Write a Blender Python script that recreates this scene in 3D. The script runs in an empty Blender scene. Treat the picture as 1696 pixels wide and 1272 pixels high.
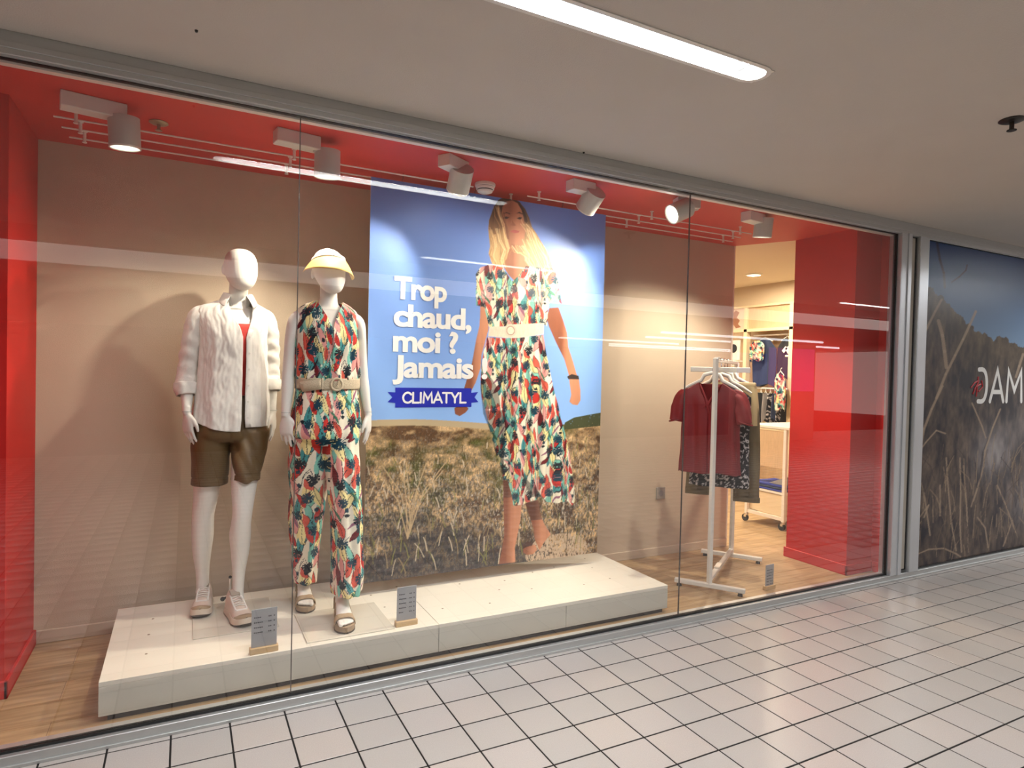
import bpy, bmesh, math, random
import numpy as np
from mathutils import Vector, Matrix, noise as mnoise

random.seed(7)
rng = np.random.default_rng(11)
scene = bpy.context.scene
COL = scene.collection
PI = math.pi

# ------------------------------------------------------------------ camera, world, lights, exposure
YAW, PITCH, ROLL = 0.4767, -0.0192, 0.0237
cam_d = bpy.data.cameras.new('camera'); cam = bpy.data.objects.new('camera', cam_d); COL.objects.link(cam)
cam_d.sensor_width = 36.0; cam_d.lens = 1052.33 / 1696 * 36; cam_d.clip_start = 0.02; cam_d.clip_end = 100
_f = Vector((math.sin(YAW) * math.cos(PITCH), math.cos(YAW) * math.cos(PITCH), math.sin(PITCH)))
_r = Vector((math.cos(YAW), -math.sin(YAW), 0)); _u = _r.cross(_f)
_c, _s = math.cos(ROLL), math.sin(ROLL)
_rr = _c * _r + _s * _u; _uu = -_s * _r + _c * _u
cam.matrix_world = Matrix(((_rr.x, _uu.x, -_f.x, 0.0), (_rr.y, _uu.y, -_f.y, -2.8156), (_rr.z, _uu.z, -_f.z, 1.45), (0, 0, 0, 1)))
scene.camera = cam

vs = scene.view_settings
vs.view_transform = 'Standard'; vs.look = 'None'; vs.gamma = 1.0; vs.use_curve_mapping = False
vs.exposure = 0.0

world = bpy.data.worlds.new('mall_air'); scene.world = world; world.use_nodes = True
world.node_tree.nodes['Background'].inputs[0].default_value = (1.0, 0.93, 0.85, 1)
world.node_tree.nodes['Background'].inputs[1].default_value = 0.70

WARM = (1.0, 0.90, 0.72)
DAY = (0.96, 0.97, 1.0)

def area(name, loc, size, power, color, rot=(0, 0, 0), size_y=None, spread=None):
    l = bpy.data.lights.new(name, 'AREA'); l.energy = power; l.color = color; l.size = size
    if size_y: l.shape = 'RECTANGLE'; l.size_y = size_y
    if spread: l.spread = spread
    o = bpy.data.objects.new(name, l); o.location = loc; o.rotation_euler = rot; COL.objects.link(o)
    return o

def spot(name, loc, target, power, color, angle, blend=0.35, radius=0.02):
    l = bpy.data.lights.new(name, 'SPOT'); l.energy = power; l.color = color
    l.spot_size = math.radians(angle); l.spot_blend = blend; l.shadow_soft_size = radius
    o = bpy.data.objects.new(name, l); o.location = loc
    o.rotation_euler = (Vector(target) - Vector(loc)).to_track_quat('-Z', 'Y').to_euler(); COL.objects.link(o)
    return o

# ceiling strips of the mall: (x0, x1, y), a light sits in each recess
STRIPS = [(0.12, 1.935, -1.08), (6.62, 8.44, -1.08), (-6.4, -4.6, -1.08), (2.1, 3.9, -3.35), (8.6, 10.4, -3.35), (-4.4, -2.6, -3.35)]
for i, (x0, x1, y) in enumerate(STRIPS):
    area('strip_light', ((x0 + x1) / 2, y, 2.612), x1 - x0 - 0.13, 52, DAY, size_y=0.08)
# spotlight heads of the display window: (adaptor x, y, head position, aim, cone, power)
SPOTS = [
    ((-0.22, 0.40, 2.335), (-0.30, 0.80, 0.9), 100, 9),
    ((0.62, 0.36, 2.335), (0.18, 0.68, 1.15), 96, 50),
    ((1.24, 0.31, 2.36), (0.26, 0.60, 1.25), 88, 36),
    ((2.08, 0.30, 2.37), (2.85, 0.76, 1.25), 92, 24),
    ((2.58, 0.12, 2.40), (0.95, 0.56, 0.88), 92, 145),
    ((3.42, 0.25, 2.35), (3.20, 0.62, 0.6), 130, 95),
]
for i, (p, t, ang, pw) in enumerate(SPOTS):
    spot('head_light', p, t, pw, WARM, ang, 0.6)
# downlights of the sales floor behind: first one visible, the others added unseen for light
for p in ((5.33, 2.0), (3.8, 2.6), (5.6, 4.2), (3.4, 3.4), (4.2, 2.3)):
    area('downlight', (p[0], p[1], 2.528), 0.10, 42, (1.0, 0.84, 0.62))

# ------------------------------------------------------------------ materials
MATS = {}
def nodes_of(m):
    m.use_nodes = True
    return m.node_tree.nodes, m.node_tree.links, m.node_tree.nodes['Principled BSDF']

def mat(name, color, rough=0.5, metal=0.0, noise_amt=0.0, noise_scale=20, bump=0.0, bump_scale=60, spec=0.5, sheen=0.0, stretch=None, coat=0.0):
    if name in MATS: return MATS[name]
    m = bpy.data.materials.new(name); n, l, p = nodes_of(m); MATS[name] = m
    p.inputs['Base Color'].default_value = (*color, 1); p.inputs['Roughness'].default_value = rough
    p.inputs['Metallic'].default_value = metal; p.inputs['Specular IOR Level'].default_value = spec
    if sheen: p.inputs['Sheen Weight'].default_value = sheen
    if coat: p.inputs['Coat Weight'].default_value = coat
    tc = n.new('ShaderNodeTexCoord'); mp = n.new('ShaderNodeMapping'); l.new(tc.outputs['Object'], mp.inputs[0])
    if stretch: mp.inputs['Scale'].default_value = stretch
    if noise_amt:
        t = n.new('ShaderNodeTexNoise'); t.inputs['Scale'].default_value = noise_scale; t.inputs['Detail'].default_value = 6
        l.new(mp.outputs[0], t.inputs[0])
        mx = n.new('ShaderNodeMix'); mx.data_type = 'RGBA'
        mx.inputs[6].default_value = (*[max(0, c * (1 - noise_amt)) for c in color], 1)
        mx.inputs[7].default_value = (*[min(1, c * (1 + noise_amt)) for c in color], 1)
        l.new(t.outputs[0], mx.inputs[0]); l.new(mx.outputs[2], p.inputs['Base Color'])
    if bump:
        t2 = n.new('ShaderNodeTexNoise'); t2.inputs['Scale'].default_value = bump_scale; t2.inputs['Detail'].default_value = 4
        l.new(mp.outputs[0], t2.inputs[0]); b = n.new('ShaderNodeBump'); b.inputs['Strength'].default_value = bump
        b.inputs['Distance'].default_value = 0.01
        l.new(t2.outputs[0], b.inputs['Height']); l.new(b.outputs[0], p.inputs['Normal'])
    return m

def emit_mat(name, color, strength):
    m = bpy.data.materials.new(name); n, l, p = nodes_of(m)
    p.inputs['Base Color'].default_value = (*color, 1)
    p.inputs['Emission Color'].default_value = (*color, 1); p.inputs['Emission Strength'].default_value = strength
    MATS[name] = m; return m

def vcol_mat(name, rough=0.6, spec=0.4, bump=0.0, bump_scale=200, metal=0.0, coat=0.0):
    m = bpy.data.materials.new(name); n, l, p = nodes_of(m)
    a = n.new('ShaderNodeVertexColor'); a.layer_name = 'print'; l.new(a.outputs[0], p.inputs['Base Color'])
    p.inputs['Roughness'].default_value = rough; p.inputs['Specular IOR Level'].default_value = spec
    if coat: p.inputs['Coat Weight'].default_value = coat; p.inputs['Coat Roughness'].default_value = 0.3
    if bump:
        t2 = n.new('ShaderNodeTexNoise'); t2.inputs['Scale'].default_value = bump_scale
        b = n.new('ShaderNodeBump'); b.inputs['Strength'].default_value = bump; b.inputs['Distance'].default_value = 0.004
        l.new(t2.outputs[0], b.inputs['Height']); l.new(b.outputs[0], p.inputs['Normal'])
    MATS[name] = m; return m

def glass_mat(name, tint=(1, 1, 1), boost=2.3):
    # clear pane: Fresnel mirror over plain transmission, mirror on the outer side only
    m = bpy.data.materials.new(name); n, l, p = nodes_of(m); n.remove(p)
    out = n['Material Output']; mix = n.new('ShaderNodeMixShader'); tr = n.new('ShaderNodeBsdfTransparent'); gl = n.new('ShaderNodeBsdfGlossy')
    tr.inputs[0].default_value = (*tint, 1); gl.inputs['Roughness'].default_value = 0.0; gl.inputs[0].default_value = (1, 1, 1, 1)
    fr = n.new('ShaderNodeFresnel'); fr.inputs[0].default_value = 1.5
    geo = n.new('ShaderNodeNewGeometry'); inv = n.new('ShaderNodeMath'); inv.operation = 'SUBTRACT'; inv.inputs[0].default_value = boost
    mul0 = n.new('ShaderNodeMath'); mul0.operation = 'MULTIPLY'; mul0.inputs[1].default_value = boost
    l.new(geo.outputs['Backfacing'], mul0.inputs[0]); l.new(mul0.outputs[0], inv.inputs[1])
    mul = n.new('ShaderNodeMath'); mul.operation = 'MULTIPLY'; mul.use_clamp = True
    l.new(fr.outputs[0], mul.inputs[0]); l.new(inv.outputs[0], mul.inputs[1])
    l.new(mul.outputs[0], mix.inputs[0]); l.new(tr.outputs[0], mix.inputs[1]); l.new(gl.outputs[0], mix.inputs[2])
    l.new(mix.outputs[0], out.inputs[0]); MATS[name] = m; return m

mat('ceiling_paint', (0.60, 0.55, 0.49), 0.9, noise_amt=0.04, noise_scale=3, bump=0.15, bump_scale=180)
mat('window_ceiling_red', (0.60, 0.03, 0.022), 0.55, noise_amt=0.05, noise_scale=8)
mat('wall_red', (0.56, 0.008, 0.006), 0.5, noise_amt=0.06, noise_scale=10)
mat('wall_beige', (0.61, 0.505, 0.38), 0.85, noise_amt=0.06, noise_scale=4, bump=0.25, bump_scale=300)
mat('baseboard_beige', (0.60, 0.50, 0.38), 0.5)
mat('aluminium', (0.62, 0.63, 0.62), 0.52, 0.85, noise_amt=0.05, noise_scale=6, stretch=(0.3, 30, 30))
mat('aluminium_post', (0.70, 0.73, 0.76), 0.34, 0.8, noise_amt=0.04, noise_scale=6, stretch=(30, 30, 0.3))
mat('gasket', (0.012, 0.012, 0.012), 0.5)
mat('infill_cream', (0.62, 0.58, 0.50), 0.5)
mat('floor_tile', (0.50, 0.46, 0.43), 0.26, noise_amt=0.16, noise_scale=260, bump=0.03, bump_scale=30)
mat('floor_tile_worn', (0.47, 0.44, 0.41), 0.30, noise_amt=0.16, noise_scale=240, bump=0.03, bump_scale=30)
mat('floor_tile_warm', (0.52, 0.47, 0.43), 0.24, noise_amt=0.16, noise_scale=250, bump=0.03, bump_scale=30)
mat('grout', (0.010, 0.008, 0.007), 0.9)
mat('white_paint', (0.80, 0.78, 0.72), 0.4)
mat('lamp_white', (0.72, 0.71, 0.66), 0.42)
mat('lamp_grey', (0.50, 0.50, 0.47), 0.4)
mat('rod_white', (0.85, 0.80, 0.74), 0.4)
mat('dark_metal', (0.05, 0.045, 0.04), 0.4, 0.7)
mat('chrome', (0.75, 0.75, 0.75), 0.18, 1.0)
mat('black_rubber', (0.015, 0.015, 0.015), 0.6)
mat('platform_white', (0.78, 0.74, 0.64), 0.5, noise_amt=0.03, noise_scale=5)
mat('platform_front', (0.60, 0.58, 0.50), 0.5, noise_amt=0.05, noise_scale=7)
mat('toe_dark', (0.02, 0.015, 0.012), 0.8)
mat('mannequin_white', (0.80, 0.77, 0.71), 0.42, spec=0.4)
mat('shirt_linen', (0.82, 0.79, 0.74), 0.85, noise_amt=0.05, noise_scale=90, bump=0.25, bump_scale=420, sheen=0.2)
mat('camisole_red', (0.62, 0.05, 0.035), 0.7)
mat('shorts_khaki', (0.135, 0.082, 0.030), 0.5, noise_amt=0.10, noise_scale=60, bump=0.1, bump_scale=300)
mat('button', (0.75, 0.72, 0.66), 0.3)
mat('straw_yellow', (0.84, 0.56, 0.15), 0.7, bump=0.3, bump_scale=300)
mat('visor_band', (0.90, 0.88, 0.80), 0.6)
mat('belt_jute', (0.62, 0.52, 0.36), 0.7, noise_amt=0.12, noise_scale=160, bump=0.5, bump_scale=260)
mat('sneaker_upper', (0.68, 0.56, 0.47), 0.7, noise_amt=0.05, noise_scale=60)
mat('sneaker_white', (0.80, 0.77, 0.72), 0.5)
mat('sneaker_tongue', (0.42, 0.36, 0.29), 0.8)
mat('sole_dark', (0.06, 0.045, 0.035), 0.7)
mat('sole_cream', (0.66, 0.56, 0.45), 0.6)
mat('suede_tan', (0.40, 0.29, 0.18), 0.85, noise_amt=0.08, noise_scale=80)
mat('suede_edge', (0.34, 0.25, 0.16), 0.85)
mat('sign_grey', (0.36, 0.37, 0.38), 0.3)
mat('sign_ink', (0.07, 0.07, 0.08), 0.5)
mat('sign_wood', (0.60, 0.42, 0.22), 0.5, noise_amt=0.15, noise_scale=30, stretch=(2, 20, 20))
mat('wood_oak', (0.62, 0.44, 0.26), 0.5, noise_amt=0.18, noise_scale=14, stretch=(6, 6, 0.8))
mat('shelf_edge', (0.78, 0.64, 0.42), 0.5)
mat('shop_wall', (0.62, 0.50, 0.34), 0.8)
mat('shop_ceiling', (0.78, 0.70, 0.55), 0.85)
mat('steel_cream', (0.85, 0.80, 0.70), 0.4)
mat('tshirt_red', (0.20, 0.006, 0.010), 0.5, noise_amt=0.08, noise_scale=40)
mat('trouser_olive', (0.17, 0.125, 0.06), 0.75, noise_amt=0.1, noise_scale=40)
mat('trouser_olive_lit', (0.62, 0.47, 0.25), 0.75)  # the olive trousers where light falls, painted as a paler tone
mat('cloth_black', (0.012, 0.014, 0.018), 0.8)
mat('cloth_navy', (0.02, 0.035, 0.09), 0.8)
mat('cloth_blue', (0.02, 0.04, 0.30), 0.7)
mat('cloth_grey', (0.28, 0.27, 0.27), 0.8)
mat('cloth_white', (0.75, 0.72, 0.68), 0.8)
mat('cloth_teal', (0.04, 0.30, 0.34), 0.8)
mat('cloth_pinkish', (0.60, 0.28, 0.22), 0.8)
mat('lettering_white', (0.90, 0.90, 0.86), 0.5)
mat('ribbon_blue', (0.01, 0.02, 0.42), 0.45)
mat('swoosh_red', (0.55, 0.04, 0.05), 0.5)
mat('plastic_white', (0.82, 0.80, 0.74), 0.4)
mat('plastic_grey', (0.35, 0.32, 0.28), 0.5)
mat('soffit_grey', (0.42, 0.39, 0.36), 0.85)
mat('soffit_light', (0.75, 0.70, 0.64), 0.8)
mat('far_wall', (0.14, 0.12, 0.10), 0.9)
emit_mat('soffit_added_glow', (1.0, 0.95, 0.88), 0.9)  # self-glow in place of light falling on the soffit underside
emit_mat('diffuser', (0.80, 0.92, 1.0), 2.6)
emit_mat('lamp_glow', (1.0, 0.93, 0.78), 9.0)
emit_mat('downlight_glow', (1.0, 0.93, 0.75), 4.0)
emit_mat('far_strip', (0.85, 0.93, 1.0), 4.0)
emit_mat('sign_magenta', (0.75, 0.12, 0.55), 0.45)
emit_mat('sign_blue', (0.20, 0.25, 0.95), 0.12)
glass_mat('clear_glass')

def wood_floor_mat():
    m = bpy.data.materials.new('wood_floor'); n, l, p = nodes_of(m)
    tc = n.new('ShaderNodeTexCoord'); mp = n.new('ShaderNodeMapping'); l.new(tc.outputs['Object'], mp.inputs[0])
    mp.inputs['Rotation'].default_value = (0, 0, 0)
    br = n.new('ShaderNodeTexBrick'); br.inputs['Scale'].default_value = 1.0
    br.inputs['Brick Width'].default_value = 1.2; br.inputs['Row Height'].default_value = 0.18
    br.inputs['Mortar Size'].default_value = 0.0012; br.offset = 0.37
    br.inputs['Color1'].default_value = (0.40, 0.27, 0.14, 1); br.inputs['Color2'].default_value = (0.54, 0.38, 0.21, 1)
    br.inputs['Mortar'].default_value = (0.24, 0.14, 0.07, 1)
    l.new(mp.outputs[0], br.inputs[0])
    mp2 = n.new('ShaderNodeMapping'); mp2.inputs['Scale'].default_value = (1.2, 14, 1); l.new(tc.outputs['Object'], mp2.inputs[0])
    t = n.new('ShaderNodeTexNoise'); t.inputs['Scale'].default_value = 3; t.inputs['Detail'].default_value = 8; l.new(mp2.outputs[0], t.inputs[0])
    mx = n.new('ShaderNodeMix'); mx.data_type = 'RGBA'; mx.blend_type = 'MULTIPLY'; mx.inputs[0].default_value = 0.75
    cr = n.new('ShaderNodeValToRGB'); cr.color_ramp.elements[0].position = 0.32; cr.color_ramp.elements[0].color = (0.55, 0.5, 0.45, 1)
    cr.color_ramp.elements[1].position = 0.62; cr.color_ramp.elements[1].color = (1, 1, 1, 1)
    l.new(t.outputs[0], cr.inputs[0]); l.new(br.outputs[0], mx.inputs[6]); l.new(cr.outputs[0], mx.inputs[7])
    l.new(mx.outputs[2], p.inputs['Base Color']); p.inputs['Roughness'].default_value = 0.42
    MATS['wood_floor'] = m
wood_floor_mat()

# ------------------------------------------------------------------ building helpers
def tag(o, label=None, cat=None, group=None, kind=None):
    if label: o['label'] = label
    if cat: o['category'] = cat
    if group: o['group'] = group
    if kind: o['kind'] = kind
    return o

def thing(name, label, cat, loc=(0, 0, 0), rz=0.0, group=None):
    o = bpy.data.objects.new(name, None); o.empty_display_size = 0.1; COL.objects.link(o)
    o.location = loc; o.rotation_euler = (0, 0, rz)
    return tag(o, label, cat, group)

def link_mesh(name, me, m, parent=None, smooth=False):
    if m is not None: me.materials.append(MATS[m] if isinstance(m, str) else m)
    if smooth:
        me.shade_smooth()
    o = bpy.data.objects.new(name, me); COL.objects.link(o)
    if parent is not None:
        o.parent = parent
        # geometry is given in world coordinates: bring it into the parent's frame
        if parent.get('local') is None:
            M = Matrix.Identity(4); q = parent
            while q is not None:
                M = Matrix.Translation(q.location) @ Matrix.Rotation(q.rotation_euler.z, 4, 'Z') @ M; q = q.parent
            me.transform(M.inverted())
    return o

class MB:
    def __init__(s): s.bm = bmesh.new()
    def box(s, x0, x1, y0, y1, z0, z1, bev=0.0, M=None, seg=1):
        b = bmesh.new()
        r = bmesh.ops.create_cube(b, size=1.0)
        for v in b.verts:
            v.co = Vector((x0 + (v.co.x + .5) * (x1 - x0), y0 + (v.co.y + .5) * (y1 - y0), z0 + (v.co.z + .5) * (z1 - z0)))
        if bev: bmesh.ops.bevel(b, geom=b.edges[:], offset=bev, segments=seg, affect='EDGES', profile=0.5)
        s._merge(b, M); return s
    def _merge(s, b, M=None):
        if M is not None: b.transform(M)
        me = bpy.data.meshes.new('tmp'); b.to_mesh(me); b.free(); s.bm.from_mesh(me); bpy.data.meshes.remove(me)
    def cyl(s, p0, p1, r0, r1=None, n=16, caps=True):
        p0, p1 = Vector(p0), Vector(p1); r1 = r0 if r1 is None else r1
        d = p1 - p0; q = d.to_track_quat('Z', 'Y'); b = bmesh.new()
        bmesh.ops.create_cone(b, cap_ends=caps, segments=n, radius1=r0, radius2=r1, depth=d.length)
        s._merge(b, Matrix.Translation((p0 + p1) / 2) @ q.to_matrix().to_4x4()); return s
    def bar(s, p0, p1, w, h, bev=0.0, up=(0, 0, 1)):
        p0, p1 = Vector(p0), Vector(p1); d = (p1 - p0); L = d.length; d.normalize(); up = Vector(up)
        if abs(d.dot(up)) > .99: up = Vector((1, 0, 0))
        x = d; y = up.cross(x).normalized(); z = x.cross(y)
        M = Matrix(((x.x, y.x, z.x, p0.x), (x.y, y.y, z.y, p0.y), (x.z, y.z, z.z, p0.z), (0, 0, 0, 1)))
        return s.box(0, L, -w / 2, w / 2, -h / 2, h / 2, bev, M)
    def tube(s, pts, r, n=8, closed=False):
        pts = [Vector(p) for p in pts]; rings = []; N = len(pts)
        rad = r if isinstance(r, (list, tuple)) else [r] * N
        prev = None
        for i, p in enumerate(pts):
            a = pts[(i - 1) % N] if (closed or i > 0) else p; c = pts[(i + 1) % N] if (closed or i < N - 1) else p
            t = (c - a).normalized()
            if prev is None: u = t.orthogonal().normalized()
            else: u = (prev - t * prev.dot(t)).normalized()
            prev = u; w = t.cross(u)
            rings.append([s.bm.verts.new(p + rad[i] * (math.cos(2 * PI * k / n) * u + math.sin(2 * PI * k / n) * w)) for k in range(n)])
        for i in range(N if closed else N - 1):
            A, B = rings[i], rings[(i + 1) % N]
            for k in range(n): s.bm.faces.new((A[k], A[(k + 1) % n], B[(k + 1) % n], B[k]))
        if not closed:
            s.bm.faces.new(rings[0][::-1]); s.bm.faces.new(rings[-1])
        return s
    def sphere(s, c, r, M=None, u=16, v=10):
        b = bmesh.new(); bmesh.ops.create_uvsphere(b, u_segments=u, v_segments=v, radius=1.0)
        rr = r if isinstance(r, (tuple, list)) else (r, r, r)
        T = Matrix.Translation(c) @ (M or Matrix.Identity(4)) @ Matrix.Diagonal((*rr, 1)); s._merge(b, T); return s
    def lathe(s, prof, c, n=24, axis=None, caps=True):
        rings = []
        q = Vector(axis).to_track_quat('Z', 'Y').to_matrix() if axis else Matrix.Identity(3)
        for (r, z) in prof:
            rings.append([s.bm.verts.new(Vector(c) + q @ Vector((r * math.cos(2 * PI * k / n), r * math.sin(2 * PI * k / n), z))) for k in range(n)])
        for A, B in zip(rings, rings[1:]):
            for k in range(n): s.bm.faces.new((A[k], A[(k + 1) % n], B[(k + 1) % n], B[k]))
        if caps and prof[0][0] > 1e-5: s.bm.faces.new(rings[0][::-1])
        if caps and prof[-1][0] > 1e-5: s.bm.faces.new(rings[-1])
        return s
    def prism(s, poly, fn, d0, d1):
        # poly: 2D outline, fn(a, b, d) -> 3D
        A = [s.bm.verts.new(fn(a, b, d0)) for a, b in poly]; B = [s.bm.verts.new(fn(a, b, d1)) for a, b in poly]
        n = len(poly); s.bm.faces.new(A); s.bm.faces.new(B[::-1])
        for k in range(n): s.bm.faces.new((A[k], B[k], B[(k + 1) % n], A[(k + 1) % n]))
        return s
    def build(s, name, m, parent=None, smooth=False):
        bmesh.ops.recalc_face_normals(s.bm, faces=s.bm.faces[:])
        me = bpy.data.meshes.new(name); s.bm.to_mesh(me); s.bm.free()
        o = link_mesh(name, me, m, parent, False)
        if smooth:
            me.shade_smooth()
            try: me.set_sharp_from_angle(angle=math.radians(40))
            except Exception: pass
        return o

def np_mesh(name, V, F):
    me = bpy.data.meshes.new(name); V = np.asarray(V, dtype=np.float32); F = np.asarray(F, dtype=np.int32)
    me.vertices.add(len(V)); me.vertices.foreach_set('co', V.ravel())
    k = F.shape[1]; me.loops.add(F.size); me.loops.foreach_set('vertex_index', F.ravel())
    me.polygons.add(len(F)); me.polygons.foreach_set('loop_start', np.arange(0, F.size, k, dtype=np.int32))
    me.update(calc_edges=True); me.validate(); return me

def set_print(me, C):
    a = me.color_attributes.new('print', 'FLOAT_COLOR', 'POINT')
    C = np.asarray(C, dtype=np.float32); A = np.ones((len(C), 4), dtype=np.float32); A[:, :3] = C
    a.data.foreach_set('color', A.ravel())

def grid_faces(nu, nv, wrap=False):
    i = np.arange(nu if wrap else nu - 1)[:, None]; j = np.arange(nv - 1)[None, :]
    a = i * nv + j; b = ((i + 1) % nu) * nv + j
    return np.stack([a, b, b + 1, a + 1], -1).reshape(-1, 4)

def lin(c):
    c = np.asarray(c, dtype=float) / 255.0
    return np.where(c <= 0.04045, c / 12.92, ((c + 0.055) / 1.055) ** 2.4)

def struct(mb, name, m, parent=None, label=None):
    o = mb.build(name, m, parent)
    if parent is None: o['kind'] = 'structure'
    if label: o['label'] = label
    return o
# ------------------------------------------------------------------ THE SETTING
ZI = 0.04         # floor of the display window and shop
ZC = 2.535        # red ceiling of the display window
YB = 1.05         # back wall of the display window
# --- mall floor: dark joint bed, then tiles
base = MB().box(-9, 26, -24, 0.0, -0.12, -0.0018)
floor = struct(base, 'floor', 'grout', label='pale speckled ceramic tile floor of the mall passage')
TX0, TSX, TY0, TSY, GAP = 0.3923, 0.2103, -0.0684, 0.19234, 0.0070
def project(P):
    v = cam.matrix_world.inverted() @ Vector(P)
    return 848 + 1052.33 * v.x / -v.z, 636 - 1052.33 * v.y / -v.z, -v.z
def tile_mesh(h0, h1, v0, v1):
    b = bmesh.new(); e = 0.0008
    lo = [b.verts.new((x, y, -0.0018)) for x, y in ((h0, v0), (h1, v0), (h1, v1), (h0, v1))]
    hi = [b.verts.new((x, y, 0.0)) for x, y in ((h0 + e, v0 + e), (h1 - e, v0 + e), (h1 - e, v1 - e), (h0 + e, v1 - e))]
    md = [b.verts.new((x, y, -0.0006)) for x, y in ((h0, v0), (h1, v0), (h1, v1), (h0, v1))]
    b.faces.new(hi)
    for A, B in ((lo, md), (md, hi)):
        for k in range(4): b.faces.new((A[k], A[(k + 1) % 4], B[(k + 1) % 4], B[k]))
    me = bpy.data.meshes.new('tile'); b.to_mesh(me); b.free(); return me
TM = []
for mn in ('floor_tile', 'floor_tile_worn', 'floor_tile_warm'):
    me = tile_mesh(-TSX / 2 + GAP / 2, TSX / 2 - GAP / 2, -TSY / 2 + GAP * .58, TSY / 2 - GAP * .58); me.materials.append(MATS[mn]); TM.append(me)
TC = tile_mesh(-TSX / 2 + GAP / 2, TSX / 2 - GAP / 2, -0.0155, 0.0155); TC.materials.append(MATS['floor_tile'])
cand, rest = [], []
for i in range(-44, 118):
    for j in range(-1, 100):
        x = TX0 + TSX * (i + 0.5); y = TY0 - TSY * (j + 0.5) if j >= 0 else TY0 + 0.0185
        if y < -8 and (j % 1 == 0) and (x < -3 or x > 20): continue
        vis = False
        if y > -2.7:
            u, v, d = project((x, y, 0))
            vis = d > 0.3 and -40 < u < 1740 and v < 1310
            if vis: cand.append((d * (3 if j < 0 else 1), i, j, x, y))
        if not vis: rest.append((x, y, j))
cand.sort()
for d, i, j, x, y in cand[:300]:
    me = TC if j < 0 else TM[(i * 7 + j * 5 + (i * j) % 3) % 3]
    t = bpy.data.objects.new('tile', me); t.location = (x, y, random.uniform(-0.0002, 0.0001)); t.parent = floor; COL.objects.link(t)
rest += [(x, y, j) for d, i, j, x, y in cand[300:]]
R_ = np.array(rest); ok = R_[:, 1] > -9; R_ = R_[ok]
hx = TSX / 2 - GAP / 2; hy = np.where(R_[:, 2] < 0, 0.0155, TSY / 2 - GAP * .58)
V, F = [], []
cx, cy = R_[:, 0], R_[:, 1]; z = np.zeros_like(cx)
top = np.stack([np.stack([cx + sx * hx, cy + sy * hy, z - 0.0003], -1) for sx, sy in ((-1, -1), (1, -1), (1, 1), (-1, 1))], 1)
bot = top - np.array([0, 0, 0.0015])
VV = np.concatenate([top, bot], 1).reshape(-1, 3); k0 = np.arange(len(cx))[:, None] * 8
FF = np.concatenate([k0 + np.array([f]) for f in ((0, 1, 2, 3), (4, 5, 1, 0), (5, 6, 2, 1), (6, 7, 3, 2), (7, 4, 0, 3))], 0)
me = np_mesh('distant_tiles', VV, FF); o = link_mesh('distant_tiles', me, 'floor_tile', floor); o['kind'] = 'stuff'
# --- mall ceiling, with oval recesses cut as separate slabs around the strips
CEIL = MB()
holes = sorted((x0 - 0.0, x1 + 0.0, y) for x0, x1, y in STRIPS)
ys = [-3.8, -3.35 - 0.055, -3.35 + 0.055, -1.08 - 0.055, -1.08 + 0.055, 0.06]
for a, b in ((ys[0], ys[1]), (ys[2], ys[3]), (ys[4], ys[5])): CEIL.box(-9, 26, a, b, 2.59, 2.75)
for yc in (-3.35, -1.08):
    xs = sorted((x0, x1) for x0, x1, y in STRIPS if y == yc); cur = -9
    for x0, x1 in xs:
        CEIL.box(cur, x0, yc - .055, yc + .055, 2.59, 2.75); cur = x1
    CEIL.box(cur, 26, yc - .055, yc + .055, 2.59, 2.75)
CEIL.box(-9, 26, -24, -3.95, 2.66, 2.75)
struct(CEIL, 'ceiling', 'ceiling_paint', label='plain beige painted mall ceiling')
beam = MB().box(-9, 26, -3.95, -3.8, 2.47, 2.75)
struct(beam, 'trim_1', 'soffit_grey', label='soffit beam across the far side of the passage')
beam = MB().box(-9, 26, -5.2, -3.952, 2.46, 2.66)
struct(beam, 'trim_2', 'soffit_added_glow', label='soffit underside behind the beam, glow added for the mirrored band')  # glow added here to put the bright band into the glass reflection
# far side of the mall, seen only as reflections in the glass
struct(MB().box(-9, 26, -22.2, -22, 0, 2.66), 'wall_front', 'far_wall')
struct(MB().box(-9.2, -9, -24, 0, 0, 2.66), 'wall_side', 'far_wall')
# --- display window floor, walls, ceiling
fl = MB(); fl.box(-2.2, 9, 0.045, 6.0, -0.1, ZI)
struct(fl, 'floor', 'wood_floor', label='light oak plank floor of the display window and shop')
WX0, WX1 = -0.65, 4.04
struct(MB().box(WX0 - 0.02, WX1, YB, YB + 0.09, ZI, 2.75), 'wall_back', 'wall_beige', label='beige textured back wall of the display window')
struct(MB().box(WX1, WX1 + 0.012, YB - 0.004, YB + 0.094, ZI, 2.74, 0.001), 'trim_3', 'steel_cream', label='lit end edge of the beige wall, painted cream')  # light on the wall's end face, put into a cream strip
bb = MB().box(WX0, WX1, YB - 0.014, YB, ZI, ZI + 0.065, 0.003)
struct(bb, 'baseboard_back', 'baseboard_beige')
# left side: red wall, step, outer wall
struct(MB().box(WX0 - 0.68, WX0, 0.47, YB + 0.09, ZI, 2.75), 'wall_left', 'wall_red', label='red side wall at the left of the display')
struct(MB().box(-1.4, -1.332, 0.05, 0.6, ZI, 2.75), 'wall_left', 'wall_red')
struct(MB().box(WX0, WX0 + 0.014, 0.456, YB - 0.014, ZI, ZI + 0.075, 0.003).box(-1.3, WX0 + 0.014, 0.456, 0.47, ZI, ZI + 0.075, 0.003), 'baseboard_left', 'wall_red')
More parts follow.
